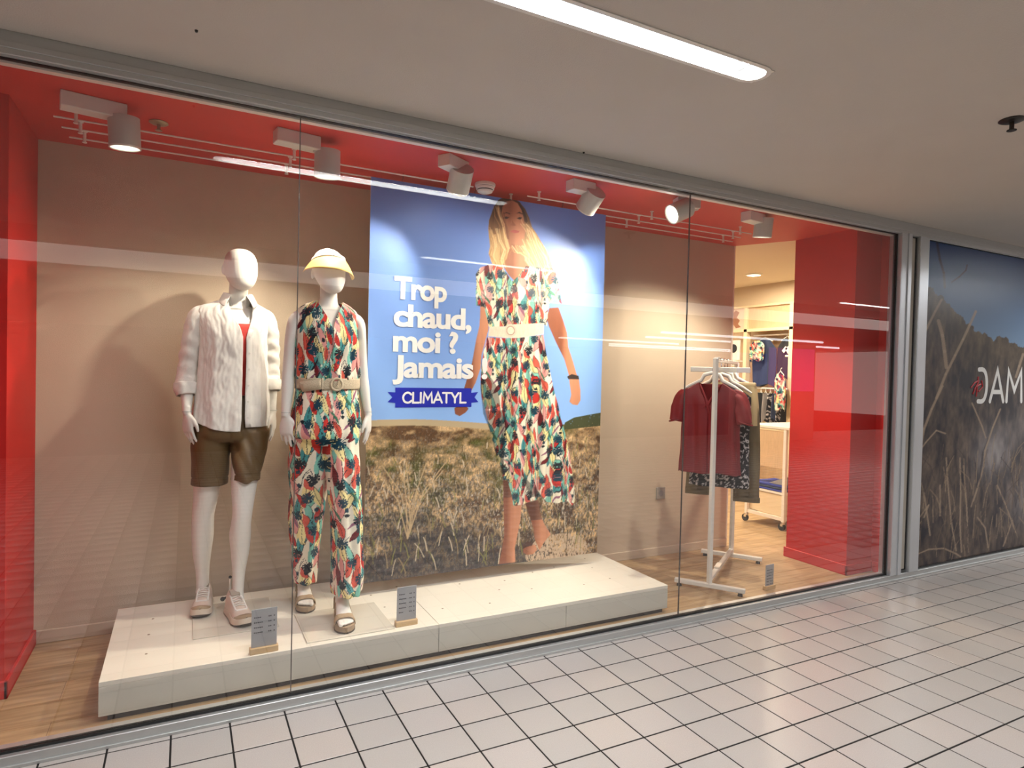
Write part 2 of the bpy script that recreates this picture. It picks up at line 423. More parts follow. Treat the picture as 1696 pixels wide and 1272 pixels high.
# right side: red pillar with front step
struct(MB().box(4.26, 4.575, 0.115, 0.63, ZI, 2.75).box(4.545, 4.65, 0.05, 0.63, ZI, 2.75), 'wall_right', 'wall_red', label='red pillar wall at the right of the display')
struct(MB().box(4.246, 4.26, 0.101, 0.644, ZI, ZI + 0.075, 0.003).box(4.246, 4.545, 0.101, 0.115, ZI, ZI + 0.075, 0.003).box(4.531, 4.545, 0.05, 0.101, ZI, ZI + 0.075, 0.003), 'baseboard_right', 'wall_red')
# red ceiling with its slanted rear edge at the passage into the shop
rc = MB()
poly = [(-1.4, 0.05), (4.65, 0.05), (4.65, 0.63), (4.26, 0.63), (4.03, 1.07), (-1.4, 1.07)]
rc.prism(poly, lambda a, b, d: Vector((a, b, d)), ZC, ZC + 0.06)
struct(rc, 'ceiling', 'window_ceiling_red', label='red painted ceiling of the display window')
# shop behind
sc_ = MB().box(-1.4, 6.5, 1.14, 6.0, 2.54, 2.75).box(4.04, 6.5, 0.64, 1.14, 2.54, 2.75).box(4.65, 6.5, 0.05, 0.64, 2.54, 2.75)
struct(sc_, 'ceiling', 'shop_ceiling', label='cream ceiling of the shop behind')
struct(MB().box(6.5, 6.6, 0.0, 6.0, ZI, 2.75), 'wall_right', 'shop_wall', label='cream side wall of the shop behind')
struct(MB().box(-1.4, 6.5, 5.9, 6.0, ZI, 2.75), 'wall_back', 'shop_wall', label='rear wall of the shop behind')
struct(MB().box(4.7, 9.0, 0.06, 0.12, ZI, 2.75), 'wall_front', 'shop_wall')
# --- window frame: bottom rail, top rail, posts
fr = MB().box(-3, 14, -0.034, 0.045, 0.0, 0.044, 0.002).box(-3, 14, -0.042, -0.034, 0.0, 0.012, 0.001)
fr.box(-3, 14, 0.006, 0.05, 0.044, 0.05)
rail = struct(fr, 'trim_4', 'aluminium', label='brushed aluminium bottom rail of the shop window')
struct(MB().box(-3, 4.53, -0.012, 0.012, 0.044, 0.054).box(-3, 4.53, -0.012, 0.012, 2.500, 2.510).box(4.518, 4.53, -0.012, 0.012, 0.044, 2.51)
       .box(4.86, 14, -0.016, -0.006, 0.044, 0.054).box(4.86, 14, -0.016, -0.006, 2.5, 2.508), 'trim_5', 'gasket', label='black rubber glazing seal')
struct(MB().box(-3, 14, -0.03, 0.045, 2.508, 2.59, 0.002).box(-3, 14, -0.036, -0.03, 2.53, 2.552, 0.001).box(-3, 14, -0.018, 0.018, 2.503, 2.508), 'trim_6', 'aluminium', label='aluminium top rail of the shop window')
struct(MB().box(-1.35, 4.6, 0.018, 0.05, 2.494, 2.506, 0.001), 'trim_7', 'rod_white', label='thin pale channel behind the top rail')
struct(MB().box(4.53, 4.652, -0.045, 0.05, 0.044, 2.508, 0.004, seg=2).box(4.60, 4.640, -0.052, -0.045, 0.044, 2.508, 0.002), 'trim_8', 'aluminium_post', label='aluminium post at the right end of the display window')
struct(MB().box(4.652, 4.742, -0.014, 0.04, 0.06, 2.50), 'trim_9', 'infill_cream', label='narrow cream infill between the two posts')
struct(MB().box(4.736, 4.750, -0.0165, -0.006, 0.06, 2.50).box(4.652, 4.75, -0.0165, -0.006, 2.492, 2.50).box(4.652, 4.75, -0.0165, -0.006, 0.06, 0.068), 'trim_10', 'gasket')
struct(MB().box(4.75, 4.862, -0.045, 0.05, 0.044, 2.508, 0.004, seg=2), 'trim_11', 'aluminium_post', label='aluminium post beside the printed window')
# glass panes
for i, (a, b) in enumerate(((-2.4, 0.4209), (0.4239, 2.5805), (2.5835, 4.519))):
    w = struct(MB().box(a, b, -0.005, 0.005, 0.0540, 2.4995), 'window_%d' % (i + 1), 'clear_glass', label=['left clear glass pane of the shop window', 'middle clear glass pane of the shop window', 'right clear glass pane of the shop window'][i])
for i, x in enumerate((0.4224, 2.582)):
    struct(MB().box(x - 0.0015, x + 0.0015, -0.0045, 0.0045, 0.054, 2.5), 'trim_%d' % (12 + i), mat('seam', (0.10, 0.085, 0.075), 0.4), label='thin vertical joint between two glass panes')
# ------------------------------------------------------------------ CEILING FIXTURES OF THE MALL
def strip_fixture(x0, x1, y, label, group=None):
    t = thing('ceiling_strip_light', label, 'ceiling light', ((x0 + x1) / 2, y, 2.59), group=group)
    def stadium(w, inset, z):
        r = w - inset; P = []
        xa, xb = x0 + 0.055, x1 - 0.055
        for k in range(13): a = -PI / 2 + PI * k / 12; P.append((xb + r * math.cos(a), y + r * math.sin(a), z))
        for k in range(13): a = PI / 2 + PI * k / 12; P.append((xa + r * math.cos(a), y + r * math.sin(a), z))
        return P
    def ringstrip(b, A, B):
        va = [b.bm.verts.new(p) for p in A]; vb = [b.bm.verts.new(p) for p in B]; n = len(A)
        for k in range(n): b.bm.faces.new((va[k], va[(k + 1) % n], vb[(k + 1) % n], vb[k]))
    b = MB(); ringstrip(b, stadium(.055, -.012, 2.5895), stadium(.055, -.012, 2.586)); ringstrip(b, stadium(.055, -.012, 2.586), stadium(.055, 0.006, 2.586))
    ringstrip(b, stadium(.055, 0.006, 2.586), stadium(.055, 0.008, 2.63))
    # fill the square corners of the cut-out
    b.box(x0, x0 + .02, y - .055, y - .028, 2.5875, 2.6).box(x0, x0 + .02, y + .028, y + .055, 2.5875, 2.6)
    b.box(x1 - .02, x1, y - .055, y - .028, 2.5875, 2.6).box(x1 - .02, x1, y + .028, y + .055, 2.5875, 2.6)
    b.build('trim_ring', 'white_paint', t)
    b = MB(); f = [b.bm.verts.new(p) for p in stadium(.055, .008, 2.63)]; b.bm.faces.new(f[::-1]); b.build('diffuser', 'diffuser', t)
    MB().box(x1 - 0.115, x1 - 0.108, y - .045, y + .045, 2.592, 2.63).build('end_plate', 'white_paint', t)
    return t
for i, (x0, x1, y) in enumerate(STRIPS):
    strip_fixture(x0, x1, y, 'long recessed strip light with rounded end in the mall ceiling' if i == 0 else 'strip light further along the mall ceiling, seen only reflected in the glass',
                  None if i == 0 else 'strip lights mirrored in the window')
def sprinkler(x, y, z, label, m, s=1.0):
    t = thing('sprinkler', label, 'sprinkler', (x, y, z))
    MB().lathe([(0.0, 0), (0.036 * s, 0), (0.038 * s, -0.004), (0.030 * s, -0.009), (0.010 * s, -0.011)], (x, y, z), 20).build('escutcheon', m, t, True)
    MB().cyl((x, y, z - .008), (x, y, z - .034 * s), .007 * s, n=10).cyl((x, y, z - .034 * s), (x, y, z - .037 * s), .014 * s, n=12).build('nozzle', m, t)
sprinkler(3.165, -1.335, 2.59, 'dark pendant sprinkler head on the mall ceiling at the right edge', 'dark_metal', 1.3)
sprinkler(-0.115, 0.486, ZC, 'small brass pendant sprinkler on the red ceiling near the left spotlight', mat('brass_dull', (0.45, 0.36, 0.25), .4, .8), 1.05)
for (x, y, lb) in ((0.023, -0.361, 'small dark screw hole in the ceiling above the left mannequin'), (1.816, -0.043, 'small dark plug in the ceiling edge above the poster')):
    tag(MB().cyl((x, y, 2.5905), (x, y, 2.583), .006, .004, 8).build('ceiling_screw', 'dark_metal'), lb, 'screw')
# far hall strips (reflected streaks)
for k, (xa, xb, y, z) in enumerate(((11.6, 18.2, -10.8, 2.6), (12.7, 21.8, -12.8, 2.6), (10.6, 15.5, -14.5, 2.55), (14.0, 21.0, -16.5, 2.55), (15.5, 23.0, -18.6, 2.6))):
    tag(MB().box(xa, xb, y - .05, y + .05, z, z + .05).build('far_strip_light', 'far_strip'), ['highest long batten streak mirrored on the glass left of the clothes rack', 'second batten streak mirrored on the glass above the rack crossbar', 'left batten streak mirrored low on the glass beside the poster', 'short batten streak mirrored over the red pillar', 'lowest batten streak mirrored on the glass above the rack'][k], 'ceiling light', 'far battens mirrored in the glass')
# opposite shop sign, seen reflected over the right red wall
t = thing('shop_display_screen', 'violet lit display screen of a shop across the passage, mirrored on the glass', 'screen', (12.6, -7.4, 1.2))
MB().box(11.9, 13.4, -7.45, -7.4, 1.15, 2.15).build('screen_panel', 'sign_magenta', t)
MB().box(10.9, 11.8, -7.45, -7.4, 1.3, 2.0).build('screen_panel', 'sign_blue', t)
MB().box(10.8, 13.5, -7.55, -7.45, 0.0, 2.25).build('screen_housing', 'soffit_grey', t)

# ------------------------------------------------------------------ SPOTLIGHTS ON THE RED CEILING
def spotlight(box_c, box_rz, box_l, head, aim, label, lit=False):
    t = thing('ceiling_spotlight', label, 'spotlight', (box_c[0], box_c[1], ZC), group=None)
    hx, hy, hz = head; bx, by = box_c
    R = Matrix.Translation((bx, by, ZC)) @ Matrix.Rotation(box_rz, 4, 'Z')
    MB().box(-box_l / 2, box_l / 2, -.038, .038, -.062, -.0005, .003, R).build('adapter_box', 'lamp_white', t)
    a = (Vector(aim) - Vector(head)).normalized(); H = Vector(head)
    top = H - a * 0.125
    MB().lathe([(.0, -.125), (.0600, -.125), (.0600, 0), (.0555, 0), (.0555, -.040), (.0, -.0405)], H, 32, a).build('lamp_head', 'lamp_grey', t, True)
    MB().lathe([(0.0604, -0.004), (0.0604, 0.003), (0.0552, 0.003)], H, 32, a, False).build('bezel', 'lamp_white', t, True)
    dl = .030 if not lit else .004
    MB().cyl(H - a * dl, H - a * (dl - .0015), 0.047, 0.047, 24).build('lens', 'lamp_glow', t)
    end = R @ Vector((box_l / 2 - .012, 0, -.035))
    MB().cyl(end, H - a * 0.09, 0.009, n=10).cyl(end + Vector((0, 0, .02)), end - Vector((0, 0, .03)), .014, n=12).build('joint', 'lamp_grey', t)
SP = SPOTS
spotlight((-0.345, 0.345), 0.18, .23, (-0.235, 0.375, 2.365), (-0.18, 0.45, 1.2), 'leftmost spotlight, round head hanging straight down from its box')
spotlight((0.455, 0.305), 0.15, .20, (0.60, 0.335, 2.365), (0.62, 0.42, 1.2), 'second spotlight from the left, over the visor mannequin by the glass joint')
spotlight((1.215, 0.245), 0.55, .17, (1.262, 0.30, 2.395), (1.36, 1.05, 1.62), 'third spotlight from the left, tilted head above the left of the poster')
spotlight((1.985, 0.235), 0.10, .16, (2.055, 0.29, 2.405), (2.0, 1.05, 1.8), 'fourth spotlight from the left, above the right half of the poster')
spotlight((2.725, 0.185), -0.3, .15, (2.585, 0.155, 2.415), (0.45, 0.35, 1.35), 'lit spotlight pointing left, lens glowing beside the right glass joint', True)
spotlight((3.33, 0.215), 0.15, .17, (3.44, 0.235, 2.395), (3.50, 0.42, 1.2), 'rightmost spotlight, above the clothes rack')

# ------------------------------------------------------------------ HANGING RODS UNDER THE RED CEILING
def rod(x0, x1, y, z, clips, label):
    t = thing('ceiling_rod', label, 'rod', ((x0 + x1) / 2, y, z), group=None)
    MB().cyl((x0, y, z), (x1, y, z), .0042, n=10).build('rod_tube', 'rod_white', t, True)
    for cx_ in clips:
        MB().cyl((cx_, y, ZC), (cx_, y, ZC - .004), .012, n=14).cyl((cx_, y, ZC - .004), (cx_, y, z - .012), .007, n=12).cyl((cx_, y, z - .012), (cx_, y, z - .016), .010, n=12).build('clip', 'rod_white', t, True)
zr = ZC - .038
rod(-0.51, 1.45, 0.530, zr, (-0.43, 0.475), 'front white ceiling rod, from the left wall to the smoke detector')
rod(-0.50, 0.99, 0.665, zr, (-0.43, 0.475), 'middle white ceiling rod running behind the poster on the left')
rod(-0.49, 1.20, 0.800, zr, (-0.43, 0.475), 'rear white ceiling rod closest to the beige wall on the left')
rod(1.80, 3.66, 0.530, zr, (1.88, 2.74, 3.55), 'front white ceiling rod on the right, starting above the printed head')
rod(1.70, 3.70, 0.665, zr, (1.76, 2.74, 3.62), 'middle white ceiling rod on the right')
rod(1.90, 3.76, 0.800, zr, (2.74, 3.66), 'rear white ceiling rod on the right')
# smoke detector
t = thing('smoke_detector', 'round white smoke detector with dark slots on the red ceiling above the poster', 'smoke detector', (1.53, 0.53, ZC))
c = (1.535, 0.555, ZC)
MB().lathe([(0.0, 0), (.058, 0), (.060, -.006), (.058, -.018), (.054, -.019)], c, 32).build('base', 'plastic_white', t, True)
MB().lathe([(.054, -.022), (.052, -.034), (.047, -.035)], c, 32).build('upper_ring', 'plastic_white', t, True)
MB().lathe([(.046, -.041), (.042, -.050), (.025, -.057), (0.0, -.058)], c, 32).build('cover', 'plastic_white', t, True)
MB().lathe([(.050, -.017), (.049, -.024), (.044, -.042), (.0, -.043)], c, 24).build('slot', 'toe_dark', t)

# ------------------------------------------------------------------ PLATFORM
PT = 0.2
t = thing('display_platform', 'long low white display platform, toe gap shadow painted dark, carrying both mannequins', 'platform', (1.15, 0.5, ZI))
PX0, PX1, PY0, PY1 = -0.282, 2.58, 0.092, 0.93
xs = [PX0, 1.130, 1.868, PX1]
for i in range(3):
    a, b_ = xs[i] + (0.0012 if i else 0), xs[i + 1] - (0.0012 if i < 2 else 0)
    MB().box(a, b_, PY0, PY0 + .019, 0.063, PT - .0195, .0012).build('front_board', 'platform_front', t)
xs2 = [PX0, 0.98, PX1]
MB().box(xs2[0], 1.129, PY0, PY1, PT - .019, PT, .0012).build('top_board', 'platform_white', t)
MB().box(1.131, PX1, PY0, PY1, PT - .019, PT, .0012).build('top_board', 'platform_white', t)
MB().box(PX0, PX0 + .019, PY0 + .0195, PY1, .063, PT - .0195, .0012).build('side_board', 'platform_front', t)
MB().box(PX1 - .019, PX1, PY0 + .0195, PY1, .063, PT - .0195, .0012).build('side_board', 'platform_front', t)
MB().box(PX0 + .03, PX1 - .03, PY0 + .010, PY1 - .03, ZI, .062).build('toe_plinth', 'toe_dark', t)  # near-black and set forward, standing in for the shadow under the platform
for (x, y) in ((-.13, .30), (-.13, .52), (-.12, .72), (.30, .23), (.93, .62), (1.0, .28), (1.22, .28), (1.10, .70), (1.45, .60), (1.48, .25), (1.72, .55), (1.80, .36), (1.95, .62), (2.12, .30), (2.13, .66), (2.35, .55), (2.33, .33), (2.42, .74), (.95, .42), (1.62, .42)):
    MB().cyl((x, y, PT + .0002), (x, y, PT + .001), .0055, n=10).build('screw', mat('screw_head', (.30, .22, .15), .4, .5), t)
# thin clear base plates under the mannequins
def plate(x0, x1, y0, y1, label):
    o = MB().box(x0, x1, y0, y1, PT + .0005, PT + .0055, .001).build('base_plate', mat('plate_clear', (.72, .68, .58), .12, spec=.5, coat=.4))
    tag(o, label, 'base plate'); return o
plate(0.050, 0.42, 0.372, 0.80, 'thin square base plate under the sneakers of the shorts mannequin')
plate(0.508, 0.915, 0.124, 0.50, 'thin square base plate under the tan sandals')

# ------------------------------------------------------------------ PRICE SIGNS
def price_sign(x, y, z, rz, w, h, rows, label):
    t = thing('price_sign', label, 'price sign', (x, y, z), rz); t['local'] = 1
    MB().box(-w / 2 - .006, w / 2 + .006, -.016, .016, 0, .026, .002).build('wood_block', 'sign_wood', t)
    card = MB().box(-w / 2, w / 2, -.0025, .0025, .02, h, .0008).build('card', 'sign_grey', t)
    b = MB()
    for k in range(rows):
        zz = h - .036 - k * (.022 if rows < 6 else .019); n1 = [4, 5, 5, 5, 3, 4][k % 6]
        for q in range(n1): b.box(-w / 2 + .010 + q * .0075, -w / 2 + .016 + q * .0075, -.0034, -.0025, zz - .002, zz + .002 + .001 * (q == 0))
        for q in range(4):
            if q != 2: b.box(w / 2 - .036 + q * .0072, w / 2 - .031 + q * .0072, -.0034, -.0025, zz - .002, zz + .003)
    card['local'] = 1; o = b.build('printed_lines', 'sign_ink', card); o['kind'] = 'stuff'; del card['local']
    del t['local']; return t
price_sign(0.325, 0.118, PT, 0.02, .105, .192, 4, 'grey price sign in front of the sneakers, left of the glass joint')
price_sign(0.980, 0.150, PT, 0.02, .098, .19, 5, 'grey price sign on a wood block right of the sandals')
price_sign(3.49, 0.13, ZI, 0.10, .085, .165, 6, 'pale price sign on the wood floor beside the clothes rack foot')
# wall socket
t = thing('wall_socket', 'grey wall socket low on the beige wall left of the clothes rack', 'socket', (3.325, YB, .53))
MB().box(3.283, 3.367, YB - .012, YB, .482, .575, .003).build('plate', 'plastic_grey', t)
MB().cyl((3.325, YB - .0125, .528), (3.325, YB - .009, .528), .024, n=20).cyl((3.316, YB - .0135, .528), (3.316, YB - .012, .528), .003, n=6).cyl((3.334, YB - .0135, .528), (3.334, YB - .012, .528), .003, n=6).build('outlet_face', 'cloth_grey', t)
# ------------------------------------------------------------------ PRINTED FABRIC SWATCH (tropical leaves), 1 px = 1 mm
def leaf_swatch(S=360, seed=3):
    r = np.random.default_rng(seed); img = np.empty((S, S, 3)); img[:] = lin((236, 228, 205))
    Y, X = np.mgrid[0:S, 0:S].astype(float)
    def loc(cx, cy, a):
        dx = (X - cx + S / 2) % S - S / 2; dy = (Y - cy + S / 2) % S - S / 2
        c, s = math.cos(a), math.sin(a); return dx * c + dy * s, -dx * s + dy * c
    def leaf(cx, cy, a, L, W, col, edge=None, curve=0.0, rib=None):
        u, v = loc(cx, cy, a); t = (u + L / 2) / L; v = v - curve * W * (1 - (2 * t - 1) ** 2)
        with np.errstate(invalid='ignore'): w = np.where((t > 0) & (t < 1), W * np.clip(np.sin(PI * np.clip(t, 0, 1) ** 0.8), 0, 1) ** 0.9, -1)
        m = np.abs(v) < w
        if edge is not None: img[(np.abs(v) < w + 2.2) & (w > 0) & (v < 0)] = edge
        img[m] = col
        if rib is not None: img[m & (np.abs(v) < 1.0)] = rib
    def monstera(cx, cy, a, R, col):
        u, v = loc(cx, cy, a); rad = np.hypot(u, v); th = np.arctan2(v, u)
        body = rad < R * (0.80 + 0.2 * np.cos(th * 1.0)); slits = (np.abs(np.sin(th * 5.5)) < 0.30) & (rad > R * 0.38) & (np.abs(th) > 0.2)
        img[body & ~slits & ~((np.abs(th) > 2.75))] = col
        img[(np.abs(v) < 1.3) & (u < 0) & (u > -R * 1.1)] = col
    teal = lin((18, 62, 80)); ink = lin((24, 34, 44)); red = lin((196, 50, 40)); coral = lin((214, 92, 74)); pink = lin((226, 158, 150))
    mint = lin((128, 196, 178)); butter = lin((242, 226, 160)); aqua = lin((70, 150, 152)); mauve = lin((150, 96, 118)); wine = lin((112, 26, 34)); green = lin((62, 120, 92))
    up = PI / 2
    for k in range(76):
        leaf(r.uniform(0, S), r.uniform(0, S), up + r.uniform(-.5, .5), r.uniform(70, 130), r.uniform(9, 17), [mint, butter, pink, butter, mint, aqua][k % 6], ink, r.uniform(-.9, .9), [None, ink][k % 2])
    for k in range(32):
        leaf(r.uniform(0, S), r.uniform(0, S), up + r.uniform(-.6, .6), r.uniform(50, 85), r.uniform(9, 14), [red, coral, red, wine, coral][k % 5], ink, r.uniform(-.8, .8), [wine, None][k % 2])
    for k in range(10):
        leaf(r.uniform(0, S), r.uniform(0, S), up + r.uniform(-.8, .8), r.uniform(50, 90), r.uniform(4, 7), [mauve, green, ink][k % 3], None, r.uniform(-1.2, 1.2))
    g = [(i * 90 + r.uniform(-20, 20) + (45 if j % 2 else 0), j * 72 + r.uniform(-14, 14)) for j in range(5) for i in range(4)]
    for k, (x, y) in enumerate(g):
        monstera(x, y, r.uniform(-2.6, -.6), r.uniform(21, 29), teal if k % 3 else ink)
    for k in range(16):
        leaf(r.uniform(0, S), r.uniform(0, S), r.uniform(0, 3.1), 20, 7, [teal, ink][k % 2])
    for k in range(12):
        u, v = loc(r.uniform(0, S), r.uniform(0, S), up + r.uniform(-.5, .5)); img[(np.abs(v - 6 * np.sin(u / 16)) < 1.1) & (np.abs(u) < 48)] = ink
    return img
LEAVES = leaf_swatch()
def bw_swatch(S=240, seed=5):
    r = np.random.default_rng(seed); img = np.empty((S, S, 3)); img[:] = lin((20, 20, 26)); Y, X = np.mgrid[0:S, 0:S].astype(float)
    for k in range(120):
        cx, cy, a = r.uniform(0, S), r.uniform(0, S), r.uniform(0, PI)
        dx = (X - cx + S / 2) % S - S / 2; dy = (Y - cy + S / 2) % S - S / 2
        u = dx * math.cos(a) + dy * math.sin(a); v = -dx * math.sin(a) + dy * math.cos(a)
        img[np.abs(v - 5 * np.sin(u / 8)) < 3.2 * np.clip(1 - np.abs(u) / r.uniform(10, 19), 0, 1) ** .5 - .2] = lin((214, 208, 206))
    return img
SPOTS_BW = bw_swatch()
def sample(img, u, v, ppm=1000.0):
    S = img.shape[0]; i = np.floor(np.asarray(v) * ppm).astype(int) % S; j = np.floor(np.asarray(u) * ppm).astype(int) % S
    return img[i, j]
vcol_mat('print_fabric', 0.75, 0.3, 0.15, 300)
# ------------------------------------------------------------------ BODIES AND CLOTHES
def catmull(S, n):
    S = np.asarray(S, float); P = np.vstack([2 * S[0] - S[1], S, 2 * S[-1] - S[-2]]); out = []
    for i in range(1, len(P) - 2):
        for k in range(n):
            t = k / n; p0, p1, p2, p3 = P[i - 1], P[i], P[i + 1], P[i + 2]
            out.append(0.5 * ((2 * p1) + (p2 - p0) * t + (2 * p0 - 5 * p1 + 4 * p2 - p3) * t * t + (3 * p1 - p0 - 3 * p2 + p3) * t ** 3))
    out.append(P[-2]); return np.array(out)
def loft_np(secs, nu=24, sub=5, horizontal=False, side=(1, 0, 0), power=2.0):
    # secs: (x, y, z, r_side, r_front); rings across the path, closed ends
    S = catmull(secs, sub); P = S[:, :3]; n = len(P); V = []
    side = Vector(side)
    for i in range(n):
        if horizontal: sx, sy = Vector((1, 0, 0)), Vector((0, 1, 0))
        else:
            t = Vector(P[min(i + 1, n - 1)] - P[max(i - 1, 0)]).normalized(); sx = (side - t * side.dot(t)).normalized(); sy = t.cross(sx)
        a = np.linspace(0, 2 * PI, nu, endpoint=False); c, s = np.cos(a), np.sin(a)
        if power != 2.0: c = np.sign(c) * np.abs(c) ** (2 / power); s = np.sign(s) * np.abs(s) ** (2 / power)
        V.append(P[i] + np.outer(c * max(S[i, 3], .001), sx) + np.outer(s * max(S[i, 4], .001), sy))
    V = np.concatenate(V); F = []
    for i in range(n - 1):
        for k in range(nu):
            F.append((i * nu + k, i * nu + (k + 1) % nu, (i + 1) * nu + (k + 1) % nu, (i + 1) * nu + k))
    c0, c1 = len(V), len(V) + 1; V = np.vstack([V, P[0], P[-1]]); T = []
    for k in range(nu): T.append((c0, (k + 1) % nu, k)); T.append((c1, (n - 1) * nu + k, (n - 1) * nu + (k + 1) % nu))
    return V, F, T
def ell_np(c, r, M=None, nu=16, nv=10):
    b = bmesh.new(); bmesh.ops.create_uvsphere(b, u_segments=nu, v_segments=nv, radius=1.0)
    T = Matrix.Translation(c) @ (M or Matrix.Identity(4)) @ Matrix.Diagonal((*r, 1)); b.transform(T)
    V = np.array([v.co[:] for v in b.verts]); F = [tuple(v.index for v in f.verts) for f in b.faces]; b.free(); return V, F, []
def fuse(parts, voxel, smooth=3, factor=.5):
    me = bpy.data.meshes.new('fuse'); V, F, k = [], [], 0
    for (v, f, t) in parts:
        V.extend(map(tuple, v)); F.extend([tuple(i + k for i in q) for q in f]); F.extend([tuple(i + k for i in q) for q in t]); k += len(v)
    me.from_pydata(V, [], F); bm = bmesh.new(); bm.from_mesh(me); bmesh.ops.recalc_face_normals(bm, faces=bm.faces[:]); bm.to_mesh(me); bm.free()
    o = bpy.data.objects.new('fuse', me); COL.objects.link(o)
    m = o.modifiers.new('r', 'REMESH'); m.mode = 'VOXEL'; m.voxel_size = voxel
    if smooth: s = o.modifiers.new('s', 'SMOOTH'); s.iterations = smooth; s.factor = factor
    dg = bpy.context.evaluated_depsgraph_get(); dg.update(); out = bpy.data.meshes.new_from_object(o.evaluated_get(dg))
    bpy.data.objects.remove(o); bpy.data.meshes.remove(me); return out
def co_of(me):
    a = np.empty(len(me.vertices) * 3, dtype=np.float32); me.vertices.foreach_get('co', a); return a.reshape(-1, 3)
def no_of(me):
    a = np.empty(len(me.vertices) * 3, dtype=np.float32); me.vertices.foreach_get('normal', a); return a.reshape(-1, 3)
def wrinkle(me, fn):
    P = co_of(me); N = no_of(me); d = np.array([fn(*p) for p in P], dtype=np.float32)
    me.vertices.foreach_set('co', (P + N * d[:, None]).astype(np.float32).ravel()); me.update()
def nz(x, y, z): return mnoise.noise((x, y, z))

def hand(wrist, d, s, n, scale=1.0, curl=0.25, spread=1.0):
    # wrist position, finger direction d, thumb side s, palm normal n
    W, d, s, n = Vector(wrist), Vector(d).normalized(), Vector(s), Vector(n)
    s = (s - d * s.dot(d)).normalized(); n2 = d.cross(s); n = n2 if n2.dot(n) > 0 else -n2; k = scale; out = []
    def pt(a, b, c): return W + (d * a + s * b + n * c) * k
    def tubep(P, R):
        secs = [(*p, r[0] * k, r[1] * k) for p, r in zip(P, R)]
        return loft_np(secs, 14, 4, side=s)
    out.append(tubep([pt(-.03, 0, 0), pt(.0, 0, 0), pt(.025, .002, .001), pt(.06, .0, .002), pt(.088, -.001, .003), pt(.097, -.001, .004)],
                     [(.021, .017), (.022, .016), (.030, .0155), (.039, .014), (.037, .011), (.030, .006)]))
    L = [(.027, .072, .0082), (.0095, .080, .0085), (-.0085, .074, .0082), (-.026, .058, .0072)]
    for q, (off, ln, r) in enumerate(L):
        base = .078 - abs(off - .005) * .25; sp = off * .25 * spread
        P = [pt(base - .01, off * .92, .003), pt(base + ln * .35, off + sp * .5, .004 + curl * .010), pt(base + ln * .68, off + sp * .8, .004 + curl * .030), pt(base + ln * .95, off + sp * .9, .004 + curl * .060)]
        out.append(tubep(P, [(r * 1.08, r * 1.05), (r, r), (r * .92, r * .9), (r * .70, r * .62)]))
        out.append(ell_np(P[-1], (r * .72 * k,) * 3, nu=10, nv=6))
    P = [pt(.018, .016, .004), pt(.040, .036, .010), pt(.066, .050, .016), pt(.088, .053, .020)]
    out.append(tubep(P, [(.014, .013), (.0125, .011), (.0098, .009), (.0072, .0066)])); out.append(ell_np(P[-1], (.0072 * k,) * 3, nu=10, nv=6))
    return out
def limb(pts, nu=20): return loft_np(pts, nu, 5)

# ---------- mannequin in shirt and shorts
m1 = thing('mannequin', 'white faceless mannequin in an open white shirt, red top, olive shorts and sneakers', 'mannequin', (0.2, 0.72, PT))
HZ = [(.258, .655, 1.828, .012, .015), (.257, .660, 1.840, .038, .042), (.255, .675, 1.862, .058, .070), (.253, .695, 1.900, .0745, .092), (.251, .708, 1.944, .080, .100), (.250, .715, 1.984, .077, .099), (.249, .718, 2.018, .062, .080), (.2495, .718, 2.036, .036, .048), (.25, .718, 2.043, .008, .01)]
parts = [loft_np(HZ, 28, 5, horizontal=True)]
parts.append(ell_np((.171, .715, 1.932), (.010, .018, .027)))
parts.append(loft_np([(.245, .72, 1.90, .045, .05), (.243, .725, 1.84, .046, .05), (.240, .73, 1.79, .049, .052), (.236, .73, 1.755, .064, .058), (.230, .725, 1.735, .10, .065)], 24, 4, horizontal=True))
parts.append(loft_np([(.215, .71, 1.07, .10, .08), (.215, .71, 1.12, .150, .105), (.216, .715, 1.20, .150, .102), (.218, .72, 1.30, .130, .094), (.220, .72, 1.38, .125, .092), (.222, .72, 1.48, .136, .104), (.222, .715, 1.58, .146, .114), (.222, .72, 1.65, .150, .104), (.222, .725, 1.70, .148, .082), (.224, .73, 1.735, .105, .062), (.228, .73, 1.755, .06, .05)], 32, 4, horizontal=True))
A1 = [(.085, .725, 1.70, .046, .046), (.058, .725, 1.665, .046, .050), (.036, .73, 1.56, .038, .042), (.024, .74, 1.43, .033, .036), (.015, .71, 1.33, .032, .034), (.014, .675, 1.235, .021, .025), (.016, .668, 1.205, .020, .023)]
A2 = [(.355, .725, 1.70, .046, .046), (.382, .725, 1.665, .044, .050), (.400, .73, 1.56, .036, .042), (.406, .745, 1.43, .031, .036), (.410, .735, 1.33, .029, .032), (.413, .715, 1.235, .020, .023), (.415, .71, 1.205, .019, .022)]
parts += [limb(A1), limb(A2)]
parts += hand((.016, .668, 1.212), (.02, -.02, -1), (.55, -.83, 0), (.8, .5, 0), 1.0, .35)
parts += hand((.415, .71, 1.212), (.08, -.02, -1), (-.35, -.93, 0), (-.9, .4, 0), .98, .3)
LGL = [(.13, .715, 1.12, .085, .095), (.125, .72, 1.02, .080, .090), (.115, .735, .90, .068, .076), (.108, .75, .80, .060, .066), (.097, .765, .70, .0525, .056), (.095, .775, .64, .0520, .055), (.095, .790, .57, .0515, .056), (.093, .80, .48, .0440, .050), (.097, .81, .39, .0330, .038), (.099, .815, .31, .0300, .036), (.099, .81, .27, .033, .04)]
